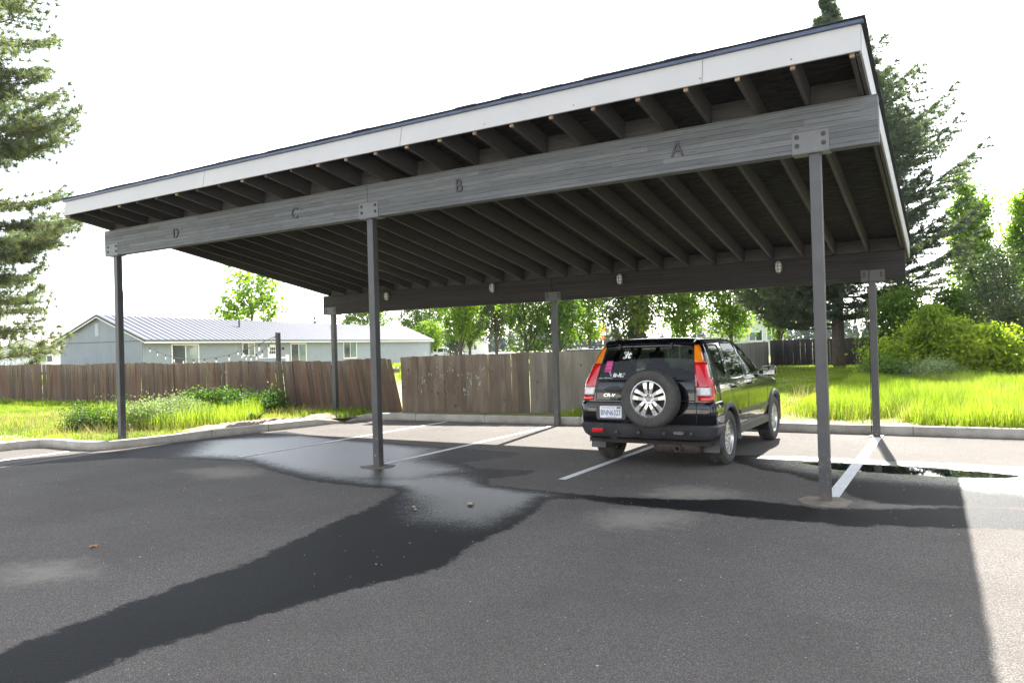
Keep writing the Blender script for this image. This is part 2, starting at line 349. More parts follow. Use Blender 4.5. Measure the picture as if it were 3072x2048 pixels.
# ============================================================ ground
CURB = [(-13.7,-30,.15),(-13.6,-12,.15),(-13.36,-1.3,.15),(-13.34,-.85,.15),(-13.22,-.62,.15),(-13.0,-.53,.15),(-12.5,-.55,.15),(-12.1,-.56,.15),(-11.78,-.48,.15),(-11.55,-.32,.15),(-11.42,-.08,.15),(-11.36,.3,.15),(-11.28,1.0,.15),(-11.1,2.2,.15),(-10.9,3.2,.15),(-10.76,3.8,.15),(-10.70,4.2,.10),(-10.66,4.5,.02)]
CURB2 = [(-10.66,4.62,.02),(-10.6,4.85,.09),(-10.5,5.08,.14),(-10.25,5.24,.15),(-9.8,5.33,.15),(-8,5.38,.15),(-5.8,5.47,.15),(-3,5.55,.15),(0,5.6,.15),(3,5.66,.15),(8,5.8,.15),(30,6.6,.15)]
def norms(path):
    out = []
    for i,p in enumerate(path):
        a = Vector(path[max(i-1,0)][:2]); b = Vector(path[min(i+1,len(path)-1)][:2]); t = (b-a).normalized(); out.append(Vector((-t.y,t.x)))
    return out
def curb(path):
    mb = MB(); N = norms(path); prof = [(0,-.02),(0,.8),(.012,.95),(.04,1.0),(.13,1.0),(.15,.94),(.15,-.02)]
    vs = []; fs = []; k = len(prof)
    for (x,y,h),n in zip(path,N):
        for (o,zf) in prof: vs.append((x+n.x*o, y+n.y*o, h*zf))
    for i in range(len(path)-1):
        for j in range(k-1): fs.append((i*k+j, i*k+j+1, (i+1)*k+j+1, (i+1)*k+j))
    fs += [tuple(range(k)), tuple((len(path)-1)*k+j for j in range(k))]
    mb.add(vs, fs); o = mb.build('kerb', M['concrete'], smooth=True, angle=35); o['kind'] = 'structure'; return o
curb(CURB); curb(CURB2)
# control joints cut across the kerb top, dark and a little proud
jt = MB()
for path in (CURB, CURB2):
    N = norms(path)
    for i in range(len(path)-1):
        a = Vector(path[i][:2]); b = Vector(path[i+1][:2]); L = (b-a).length
        if path[i][2] < .14 or L < .9: continue
        t = (b-a).normalized(); n = Vector((-t.y,t.x)); ang = math.atan2(t.y,t.x)
        for k in range(int(L/2.4)+ (1 if L > 1 else 0)):
            q = a+t*(k*2.4+.5)
            if abs(q.x) > 14: continue
            jt.box((-.004,-.002,.0),(.004,.151,.1515), Matrix.Translation((q.x,q.y,0)) @ Matrix.Rotation(ang,4,'Z'))
o = jt.build('kerb_joint', M['black']); o['kind'] = 'structure'

def polysd(P, poly):
    """signed distance, positive inside; P (n,2)"""
    A = np.array(poly,float); B = np.roll(A,-1,0); best = np.full(len(P),1e9); ins = np.zeros(len(P),bool)
    for a,b in zip(A,B):
        e = b-a; w_ = P-a; t = np.clip((w_@e)/(e@e+1e-12),0,1); d = np.hypot(*(w_-t[:,None]*e).T); best = np.minimum(best,d)
        c = (a[1]<=P[:,1])!=(b[1]<=P[:,1])
        with np.errstate(divide='ignore',invalid='ignore'): xi = a[0]+(P[:,1]-a[1])*(e[0])/(e[1] if e[1] else 1e-12)
        ins ^= c&(P[:,0]<xi)
    return np.where(ins,best,-best)
STREAM = [(-3.2,-8.5),(-3.25,-7),(-3.32,-6.4),(-3.40,-5.9),(-3.47,-5.51),(-3.5,-5.13),(-3.57,-4.6),(-3.56,-4.02),(-3.75,-3.42),(-3.92,-2.74),(-4.03,-2.07),(-4.3,-1.34),(-4.44,-1.2),(-5.1,-1.25),(-5.91,-1.17),(-6.94,-0.82),(-7.98,-0.4),(-9.06,-0.58),(-10.21,-0.85),(-10.6,-1.38),(-11.27,-2.17),(-12.6,-2.9),(-12.8,-2.2),(-11.9,-1.5),(-11.6,-0.9),(-11.1,-0.31),(-11.24,0.58),(-11.1,1.44),(-10.95,2.1),(-10.66,2.8),(-9.6,2.5),(-8.2,2.2),(-7.03,2.05),(-6.18,2.0),(-5.32,1.89),(-4.48,1.8),(-4.44,1.36),(-4.83,0.7),(-4.33,0.39),(-3.49,0.53),(-3.48,0.19),(-3.78,-0.25),(-3.55,-0.52),(-2.67,-0.65),(-2.58,-0.91),(-2.44,-1.27),(-2.26,-2.17),(-2.27,-2.59),(-2.21,-3.06),(-2.1,-3.39),(-2.17,-3.66),(-2.32,-3.99),(-2.46,-4.44),(-2.57,-4.95),(-2.67,-5.35),(-2.67,-5.82),(-2.65,-6.6),(-2.6,-8.5)]
STREAM2 = [(-3.0,-0.6),(-2.37,-0.63),(-2.02,-0.63),(-1.58,-0.52),(-1.13,-0.41),(-0.81,-0.22),(-0.47,-0.25),(-0.2,-0.28),(0.05,-0.34),(0.23,-0.26),(0.49,-0.17),(0.77,-0.01),(1.11,0.18),(1.63,0.3),(3.2,.6),(3.2,-.4),(1.57,-0.55),(1.12,-0.69),(0.81,-0.81),(0.55,-0.82),(0.36,-1.01),(-0.01,-0.95),(-0.48,-1.02),(-0.96,-0.94),(-1.42,-0.96),(-1.88,-0.94),(-2.25,-0.87),(-3.0,-1.2)]
POOL = [(-1.54,2.7),(-1.24,2.75),(-0.69,2.9),(0.13,2.9),(1.11,2.95),(1.9,2.95),(3.2,2.8),(4.3,2.3),(4.1,1.5),(2.8,1.05),(1.9,.45),(0.78,0.12),(0.48,0.08),(0.22,0.30),(-0.2,0.93),(-0.34,1.05),(-0.63,1.42),(-0.98,1.58),(-1.38,2.01),(-1.6,2.4)]
PUD = [(-0.65,2.30),(-0.33,2.38),(-0.02,2.40),(0.42,2.43),(0.89,2.38),(1.32,2.33),(1.72,2.17),(1.55,1.95),(1.07,1.83),(0.7,1.82),(0.14,1.85),(-0.16,1.9),(-0.39,2.12)]
PALES = [[(-1.69,-0.37),(-1.64,0.04),(-1.35,0.22),(-0.95,0.12),(-0.8,-0.11),(-1.08,-0.37),(-1.4,-0.51)],[(-1.77,-1.5),(-1.68,-1.2),(-1.38,-1.07),(-1.04,-1.07),(-1.0,-1.43),(-1.21,-1.73),(-1.51,-1.8)],[(-8.16,-1.29),(-7.88,-0.79),(-7.12,-0.81),(-6.83,-1.21),(-7.22,-1.57)],[(-5.2,-4.9),(-4.9,-4.6),(-4.4,-4.75),(-4.7,-5.1)],[(.3,.05),(.9,.2),(1.0,.05),(.4,-.15)]]
DX = [-400,-120,-50,-25,-18]+list(np.arange(-14.2,9.01,.055))+[12,18,30,60,150,400]
DY = [-300,-80,-30,-15,-10]+list(np.arange(-7.6,6.31,.055))+[6.8]
X,Y = np.meshgrid(DX,DY); P2 = np.stack([X.ravel(),Y.ravel()],1); nx,ny = len(DX),len(DY)
V = np.zeros((len(P2),3)); V[:,:2] = P2
idx = np.arange(nx*ny).reshape(ny,nx); F = np.stack([idx[:-1,:-1],idx[:-1,1:],idx[1:,1:],idx[1:,:-1]],-1).reshape(-1,4)
lot = npmesh('parking_lot', V, F, M['asphalt']); lot['kind'] = 'structure'
def setatt(o, name, val):
    a = o.data.attributes.new(name,'FLOAT','POINT'); a.data.foreach_set('value', np.clip(val,-1,1).astype(np.float32))
wetv = np.maximum.reduce([polysd(P2,p) for p in (STREAM,STREAM2,POOL)])
# wet corner inlet between the two kerbs, plus a damp ring in the third bay
setatt(lot,'wet',wetv); setatt(lot,'puddle',polysd(P2,PUD)); setatt(lot,'pale',np.maximum.reduce([polysd(P2,p) for p in PALES]))

FILM=[[(-10.8,1.2),(-9.6,2.3),(-7.5,2.0),(-6.1,1.6),(-5.6,.6),(-4.6,.2),(-4.6,-.6),(-5.6,-.9),(-7.0,-.6),(-8.2,-.1),(-9.4,-.2)],[(-5.3,-.9),(-4.4,-.3),(-3.3,-.6),(-2.7,-.8),(-2.6,-1.3),(-2.6,-2.2),(-3.2,-2.2),(-3.8,-1.5)],[(-1.2,2.75),(4.2,2.9),(4.2,1.2),(2.2,1.2),(1.3,1.35),(-.1,1.5),(-.9,1.9)]]
setatt(lot,'film',np.maximum.reduce([polysd(P2,p) for p in FILM]))
# lawn: strip behind the kerb, then the wide field
path = [p for p in CURB]+[p for p in CURB2]
N = norms(path); inner = [(p[0]+n.x*.06,p[1]+n.y*.06,min(.105,p[2]*.7)) for p,n in zip(path,N)]; outer = [(p[0]+n.x*.32,p[1]+n.y*.32,.11) for p,n in zip(path,N)]
far = [(1500,30,.11),(1500,1500,.11),(-1500,1500,.11),(-1500,-30,.11)]
loop = outer+[(60,8.5,.11)]+far
# fine grid over the visible part, big polygon beyond is triangulated from the same loop
vs = inner+outer; k = len(inner); fs = [(i,i+1,i+1+k,i+k) for i in range(k-1)]
b = len(vs); vs += loop[len(outer):]; allp = [Vector((p[0],p[1],0)) for p in loop]
mp = list(range(k,2*k))+list(range(b,b+len(loop)-len(outer)))
for t in tessellate_polygon([allp]): fs.append(tuple(mp[i] for i in t))
mb = MB(); mb.add(vs,fs); lawn = mb.build('lawn', M['lawn']); lawn['kind'] = 'structure'
# bare dirt banks along the left kerb: low mounds of their own
def mound(cx,cy,L_,W_,h,ang,seed):
    r = np.random.default_rng(seed); nx_,ny_ = 40,16; V=[];F=[]
    for j in range(ny_+1):
        for i in range(nx_+1):
            a = i/nx_*2-1; b_ = j/ny_*2-1; e = max(0,1-a*a)*max(0,1-b_*b_)
            x = a*L_/2; y = b_*W_/2; V.append((cx+x*math.cos(ang)-y*math.sin(ang)+r.normal(0,.008), cy+x*math.sin(ang)+y*math.cos(ang)+r.normal(0,.008), .095+h*e**.6*(1+.35*math.sin(i*1.3+j*2.1+seed))+r.normal(0,.006)))
    for j in range(ny_):
        for i in range(nx_): q=j*(nx_+1)+i; F.append((q,q+1,q+nx_+2,q+nx_+1))
    return V,F
mb = MB()
for a in [(-11.55,2.6,2.9,.8,.09,1.36,1),(-11.2,4.5,1.3,.8,.08,1.1,2),(-12.4,3.2,2.0,.7,.05,1.2,3),(-2.2,6.15,3.2,.7,.04,.02,4),(.6,6.1,1.4,.55,.04,0,5)]: mb.add(*mound(*a))
o = mb.build('dirt_bank', simple('dirt', (.27,.205,.155), .95, var=.35, scale=9, bump=.7), smooth=True); o['kind'] = 'structure'

# parking lines
def pline(a,b,wd=.1):
    a=Vector(a);b=Vector(b);t=(b-a).normalized();n=Vector((-t.y,t.x))*wd/2
    mb=MB();k=12
    vs=[];
    for i in range(k+1):
        q=a+(b-a)*i/k; vs+=[(q.x+n.x,q.y+n.y,.004),(q.x-n.x,q.y-n.y,.004)]
    mb.add(vs,[(2*i,2*i+1,2*i+3,2*i+2) for i in range(k)]); o=mb.build('parking_line',M['line'],fix=False); o['kind']='structure'
pline((0.02,5.22),(0.03,.2),.13); pline((-2.9,4.9),(-2.93,.06),.1); pline((-5.78,5.22),(-5.79,.2),.1); pline((-8.42,5.3),(-8.45,-.1),.1); pline((-12.05,-.75),(-11.95,-6),.1)

# concrete pads round the two front posts
for (x,y,pts) in [(0,0,[(-.26,-.02),(-.19,.16),(.1,.21),(.24,.09),(.21,-.24),(.0,-.28),(-.18,-.2)]),(-5.72,0,[(-.25,-.1),(-.12,.15),(.16,.17),(.24,0),(.15,-.2),(-.1,-.22)])]:
    mb = MB(); mb.prism([(x+a,y+c) for a,c in pts], -.01, .007); o = mb.build('post_footing', simple('sandy_footing',(.19,.16,.125),.9,var=.3) if x==0 else simple('dark_footing',(.13,.11,.095),.9,var=.3), bevel=.003); o['kind']='structure'

# ============================================================ carport
cp = empty('carport', (0,0,0), 0, 'long grey timber carport with slanted roof, white fascia and bays lettered D C B A', 'carport')
SL = .174; RX0, RX1 = -11.82, .50; YF, YB = -.84, 5.85; BT = 3.86
def rz(y): return BT - SL*y     # underside of the rafters
TH = math.atan(SL)
POSTS = [(0,0),(-5.72,0),(-11.69,0),(0,5.33),(-5.72,5.33),(-11.69,5.33)]
for (x,y) in POSTS:
    top = 3.41 if y < 1 else 2.475; z0 = .06 if x < -10 else 0.0
    mb = MB(); s = .052; mb.box((x-s,y-s,z0),(x+s,y+s,top))
    o = mb.build('post', M['post'], cp, bevel=.008)
    mb = MB(); mb.box((x-.1,y-.1,z0),(x+.1,y+.1,z0+.012)); 
    if z0 > 0 or y > 1: mb.build('base_plate', M['plate2'], o, bevel=.002)
# beams, each of two lengths butted over the middle post
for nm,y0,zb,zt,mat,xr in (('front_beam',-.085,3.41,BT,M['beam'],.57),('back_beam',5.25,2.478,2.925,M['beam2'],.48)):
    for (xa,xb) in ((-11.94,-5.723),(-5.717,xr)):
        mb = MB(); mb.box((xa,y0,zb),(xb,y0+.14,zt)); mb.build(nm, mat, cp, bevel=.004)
# saddle plates
for (x,y) in POSTS:
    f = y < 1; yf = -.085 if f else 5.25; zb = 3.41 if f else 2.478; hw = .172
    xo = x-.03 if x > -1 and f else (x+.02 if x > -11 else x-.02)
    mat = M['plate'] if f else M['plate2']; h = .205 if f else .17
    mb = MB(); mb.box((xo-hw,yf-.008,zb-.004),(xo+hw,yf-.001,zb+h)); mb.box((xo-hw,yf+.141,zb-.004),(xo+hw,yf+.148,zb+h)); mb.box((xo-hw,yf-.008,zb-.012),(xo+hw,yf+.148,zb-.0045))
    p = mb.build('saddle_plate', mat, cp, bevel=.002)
    for sx in (-1,1):
        for zz in (.07, h-.05):
            b_ = MB(); c = Matrix.Translation((xo+sx*(hw-.05), yf-.008, zb+zz)) @ Matrix.Rotation(PI/2,4,'X')
            b_.lathe([(0,.024),(.003,.024),(.004,.016),(.012,.015),(.015,.010),(.016,0)], 14, c, 'Z'); b_.build('bolt', M['bolt'], p, smooth=True, angle=40)
# rafters at even spacing, deck, fascias
nr = 26; sp = (RX1-RX0-.12)/(nr-1)
def slab(xa,xb,ya,yb,lo,hi):     # board lying in the roof slope; lo/hi measured square to the slope from rafter underside
    n = Vector((0,math.sin(TH),math.cos(TH))); vs=[]
    for h in (lo,hi):
        for y in (ya,yb):
            for x in (xa,xb): v = Vector((x,y,rz(y)))+n*h; vs.append(v)
    return vs,[(0,2,3,1),(4,5,7,6),(0,1,5,4),(2,6,7,3),(0,4,6,2),(1,3,7,5)]
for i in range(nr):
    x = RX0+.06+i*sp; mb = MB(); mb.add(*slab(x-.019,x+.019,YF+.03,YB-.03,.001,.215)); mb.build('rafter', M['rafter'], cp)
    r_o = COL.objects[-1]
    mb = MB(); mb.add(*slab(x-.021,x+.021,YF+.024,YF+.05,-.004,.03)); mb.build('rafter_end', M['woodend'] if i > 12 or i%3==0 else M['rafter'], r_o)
for i in range(nr-1):
    x = RX0+.06+i*sp; mb = MB(); mb.add(*slab(x+.022,x+sp-.022,5.30,5.34,.001,.212)); mb.build('blocking', M['rafter'], cp)
    if i%2 == 0: mb = MB(); mb.add(*slab(x+.022,x+sp-.022,-.02,.02,.001,.212)); mb.build('blocking', M['rafter'], cp)
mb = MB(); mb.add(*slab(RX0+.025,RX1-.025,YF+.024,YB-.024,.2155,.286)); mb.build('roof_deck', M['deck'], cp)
mb = MB(); mb.add(*slab(RX0-.03,RX1+.03,YF-.045,YB+.04,.2875,.299)); mb.mi=0
sh = mb.build('roof_shingles', M['shingle'], cp)
# ragged shingle edge along the front
mb = MB(); x = RX0-.05
while x < RX1+.05:
    w_ = random.uniform(.22,.34); l = random.uniform(.0,.012); mb.add(*slab(x,min(x+w_-.002,RX1+.055),YF-.058-l,YF+.2,.30,.308+random.uniform(0,.010))); x += w_
x = YF
while x < YB:
    w_ = random.uniform(.12,.16); l = random.uniform(0,.010); mb.add(*slab(RX1-.1,RX1+.045+l,x,x+w_-.001,.3005,.308+random.uniform(0,.006))); x += w_
mb.build('shingle_course', M['shingle'], cp)
mb = MB(); mb.add(*slab(RX0-.036,RX1+.036,YF-.05,YF-.021,.258,.287)); mb.build('drip_edge', simple('blue_grey_drip_edge',(.075,.095,.14),.35,metal=.3), cp)
mb = MB(); mb.add(*slab(RX0-.012,RX1+.012,YF-.02,YF,.016,.262)); mb.build('front_fascia', M['fascia'], cp, bevel=.002)
ff = COL.objects[-1]
for xs in (-8.15,-4.5,-.85): mb = MB(); mb.add(*slab(xs-.004,xs+.004,YF-.022,YF-.0205,.016,.257)); mb.build('seam', M['seam'], ff)
for xs in (-6.0,-2.2,-.87,-.05,-7.9,-3.3): mb = MB(); mb.add(*slab(xs-.006,xs+.006,YF-.0225,YF-.0205,.06,.072)); mb.build('nail_head', M['bolt'], ff)
mb = MB(); mb.add(*slab(RX0,RX1,YB,YB+.02,.01,.262)); mb.build('back_fascia', M['fascia'], cp, bevel=.002)
for (xa,xb,nm) in ((RX1-.0,RX1+.018,'side_fascia'),(RX0-.018,RX0,'side_fascia')):
    mb = MB(); mb.add(*slab(xa,xb,YF+.002,YB-.002,.01,.262)); mb.build(nm, M['fascia'], cp, bevel=.002)
for xa in (RX1-.03,RX0+.001): mb = MB(); mb.add(*slab(xa,xa+.029,YF+.026,YB-.026,-.004,.214)); mb.build('barge_board', M['rafter'], cp)
# letters
def text(name, s, size, depth, mat, parent, Mx, font=None, shear=0, width=1., weight=0.):
    cu = bpy.data.curves.new(name,'FONT'); cu.body = s; cu.size = size; cu.extrude = depth; cu.align_x='CENTER'; cu.align_y='CENTER'; cu.shear = shear; cu.offset = weight; cu.resolution_u = 4
    t = bpy.data.objects.new(name, cu); COL.objects.link(t); bpy.context.view_layer.update()
    me = bpy.data.meshes.new_from_object(t.evaluated_get(bpy.context.evaluated_depsgraph_get())); bpy.data.objects.remove(t)
    for v in me.vertices: v.co.x *= width
    me.materials.clear(); o = link(name, me, mat, parent); o.matrix_local = Mx; return o
FR = Matrix.Rotation(PI/2,4,'X')      # text plane facing -Y
for ch,x,z in (('A',-1.36,3.64),('B',-4.19,3.63),('C',-7.11,3.62),('D',-9.89,3.61)):
    text('letter', ch, .235, .009, M['letter'], cp, Matrix.Translation((x,-.094,z)) @ FR, width=.86)
# bulkhead lamps and the cable
cable = MB(); pts=[]
for i in range(60):
    x = -9.86+ (9.6)*i/59; pts.append((x,5.238,2.80+.004*math.sin(x*3)))
pts += [(-.2,5.238,2.80),(-.12,5.238,2.785),(-.05,5.238,2.74),(-.03,5.238,2.65),(-.035,5.235,2.5),(-.06,5.27,2.42),(-.062,5.27,.1)]
cable.tube(pts,.006,6); cable.build('cable', M['black'], cp, smooth=True)
lampw = ['leftmost of the row','second from the left','just right of middle post','rightmost, above the car']
def make_lamp():
    r = empty('bulkhead_lamp')
    def oval(sx,sz,n=28): return [(sx*math.copysign(abs(math.cos(a))**.8,math.cos(a)), sz*math.copysign(abs(math.sin(a))**.8,math.sin(a))) for a in [2*PI*i/n for i in range(n)]]
    R = Matrix.Rotation(PI/2,4,'X')
    mb=MB(); mb.prism(oval(.062,.11),0,.03,R); mb.build('housing', M['plate2'], r, bevel=.004)
    mb=MB(); n=24; vs=[];rings=[(1,.031),(1,.05),(.93,.075),(.75,.09),(.4,.098)]
    for s,d in rings: vs+=[(a*s,-d,c*s) for a,c in oval(.048,.095,n)]
    fs=[(i*n+j,i*n+(j+1)%n,(i+1)*n+(j+1)%n,(i+1)*n+j) for i in range(len(rings)-1) for j in range(n)]+[tuple((len(rings)-1)*n+j for j in range(n))]
    mb.add(vs,fs); mb.build('lens', M['lampglass'], r, smooth=True)
    mb=MB()
    for z in (-.045,0.012,.065): mb.tube([(-.058,-.03,z),(-.05,-.08,z),(-.02,-.105,z),(.02,-.105,z),(.05,-.08,z),(.058,-.03,z)],.0045,5)
    mb.tube([(0,-.03,-.105),(0,-.08,-.095),(0,-.105,-.05),(0,-.105,.05),(0,-.08,.095),(0,-.03,.105)],.0045,5)
    mb.build('cage', M['bolt'], r, smooth=True)
    return r
lamp0 = make_lamp()
for i,(x,z) in enumerate(((-9.92,2.81),(-7.09,2.82),(-4.26,2.80),(-1.40,2.80))):
    o = lamp0 if i==0 else copy_tree(lamp0); o.location = (x,5.25,z)
    tag(o,'caged bulkhead lamp on the back beam, '+lampw[i],'lamp','bulkhead lamps along the back beam')

# ============================================================ fences
def fence(name, path, hfun, tiltfun, mat, label, bw=.14, zb=.06, gap=.006, skip=None, jit=1.):
    root = empty(name, (0,0,0), 0, label, 'fence')
    V=[];F=[];T=[]; 
    for si in range(len(path)-1):
        a = Vector(path[si]);b=Vector(path[si+1]);L=(b-a).length;t=(b-a)/L;n=Vector((-t.y,t.x)); s=0; total = 0
        while s < L-.02:
            w_=bw*random.uniform(.93,1.05)
            if skip and skip(a+t*s): s+=w_; continue
            q=a+t*s; h=hfun(q.x,q.y)+random.uniform(-.012,.012)*jit; ti=tiltfun(q.x)+random.uniform(-.008,.008)*jit; dep=random.uniform(0,.02); ly=random.uniform(-.01,.01)*jit
            base=len(V); e=w_-gap
            dog=.003
            for (uu,zz) in ((0,zb),(e,zb),(e,h-dog),(e-dog,h),(dog,h),(0,h-dog)):
                sh_=ti*(zz-zb); 
                for dd in (0,.017):
                    V.append((q.x+t.x*(uu+sh_)+n.x*(dd+dep+ly*zz), q.y+t.y*(uu+sh_)+n.y*(dd+dep+ly*zz), zz))
            f=[(0,2,4,6,8,10),(11,9,7,5,3,1)]+[(2*i,2*((i+1)%6)+0,2*((i+1)%6)+1,2*i+1)[::-1] for i in range(6)]
            F+=[tuple(x+base for x in ff) for ff in f]; T+=[random.random()]*8
            s+=w_
    mb=MB();mb.add(V,F);me=mb.mesh('pickets',fix=False)
    at=me.attributes.new('tint','FLOAT','FACE');at.data.foreach_set('value',np.array(T,np.float32)); link('pickets',me,mat,root)
    for si in range(len(path)-1):
        a = Vector(path[si]);b=Vector(path[si+1]);L=(b-a).length;t=(b-a)/L;n=Vector((-t.y,t.x))
        k=int(L/2.4)+1
        for i in range(k):
            q=a+t*(i*2.4+.6)+n*.10
            if (q-a).dot(t) > L: continue
            h=hfun(q.x,q.y)+random.uniform(-.02,.05); ti=tiltfun(q.x)*.6
            mb=MB(); mb.box((-.045,-.045,-.1),(.045,.045,h),Matrix.Translation((q.x,q.y,0))@Matrix.Rotation(math.atan2(t.y,t.x),4,'Z')@Matrix.Rotation(ti,4,'Y')); mb.build('fence_post',M['f_post'],root)
        for zr in (.35,1.1):
            mb=MB(); ang=math.atan2(t.y,t.x); mb.box((.02,.032,zr-.04),(L-.02,.07,zr+.04),Matrix.Translation((a.x,a.y,0))@Matrix.Rotation(ang,4,'Z')); mb.build('rail',M['f_post'],root)
    return root
def hl(x,y): return 1.375+.05*max(0,(-17-x)/12)+.015*math.sin(x*1.1)+.01*math.sin(x*2.7)
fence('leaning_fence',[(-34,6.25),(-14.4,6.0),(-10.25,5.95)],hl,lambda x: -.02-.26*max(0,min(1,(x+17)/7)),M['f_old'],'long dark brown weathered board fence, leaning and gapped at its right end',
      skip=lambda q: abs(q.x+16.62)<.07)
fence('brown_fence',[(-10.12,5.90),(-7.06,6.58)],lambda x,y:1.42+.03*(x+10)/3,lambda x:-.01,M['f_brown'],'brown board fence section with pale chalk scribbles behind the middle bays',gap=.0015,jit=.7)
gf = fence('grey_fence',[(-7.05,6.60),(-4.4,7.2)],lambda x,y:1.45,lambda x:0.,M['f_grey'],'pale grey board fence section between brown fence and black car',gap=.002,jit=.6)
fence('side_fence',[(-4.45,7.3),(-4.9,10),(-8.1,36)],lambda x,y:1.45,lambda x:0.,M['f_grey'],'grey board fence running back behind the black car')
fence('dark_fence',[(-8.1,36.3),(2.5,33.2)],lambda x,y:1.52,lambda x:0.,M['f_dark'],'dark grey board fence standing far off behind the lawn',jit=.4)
# chalk and paint marks on the brown section
root = [o for o in bpy.data.objects if o.name=='brown_fence'][0]
a=Vector((-10.12,5.90));b=Vector((-7.06,6.58));t=(b-a).normalized();n=Vector((-t.y,t.x))
def fp(u,z): q=a+t*u-n*.0035; return (q.x,q.y,z)
r=random.Random(3); CH=simple('chalk',(.34,.35,.33),.9)
mb=MB(); mb2=MB()
for u,z,k in ((.9,1.1,0),(1.05,.95,0),(1.25,1.12,0),(1.45,1.0,0),(.55,.85,0),(.75,1.02,0),(1.7,.95,0),(1.9,.9,1),(1.75,.78,1),(1.95,.72,1),(1.6,.62,1),(.45,.65,0),(2.05,1.05,0)):
    for j in range(6):
        du,dz=r.gauss(0,.035),r.gauss(0,.05); s=r.uniform(.006,.02); (mb2 if k else mb).add([fp(u+du-s*.6,z+dz-s*1.6),fp(u+du+s*.6,z+dz-s*1.2),fp(u+du+s*.8,z+dz+s*1.4),fp(u+du-s*.4,z+dz+s*1.8)],[(0,1,2,3)])
for u,z0,z1 in ((.5,.95,.5),(.62,1.0,.6),(.85,.9,.55),(1.05,.85,.5),(1.15,.95,.45),(1.38,.85,.42)):
    p=[];k=14
    for i in range(k+1): p.append(fp(u+.03*math.sin(i*.9+u*9)+r.gauss(0,.004), z0+(z1-z0)*i/k))
    q=MB(); q.tube(p,.0035,4); q.build('chalk_line',CH,root)
mb.build('chalk_marks',CH,root); mb2.build('paint_marks',simple('pale_green_paint',(.34,.47,.42),.9),root)
M['dry']=leafmat('dry_straw', (.22,.17,.09), (.42,.34,.19), .3)
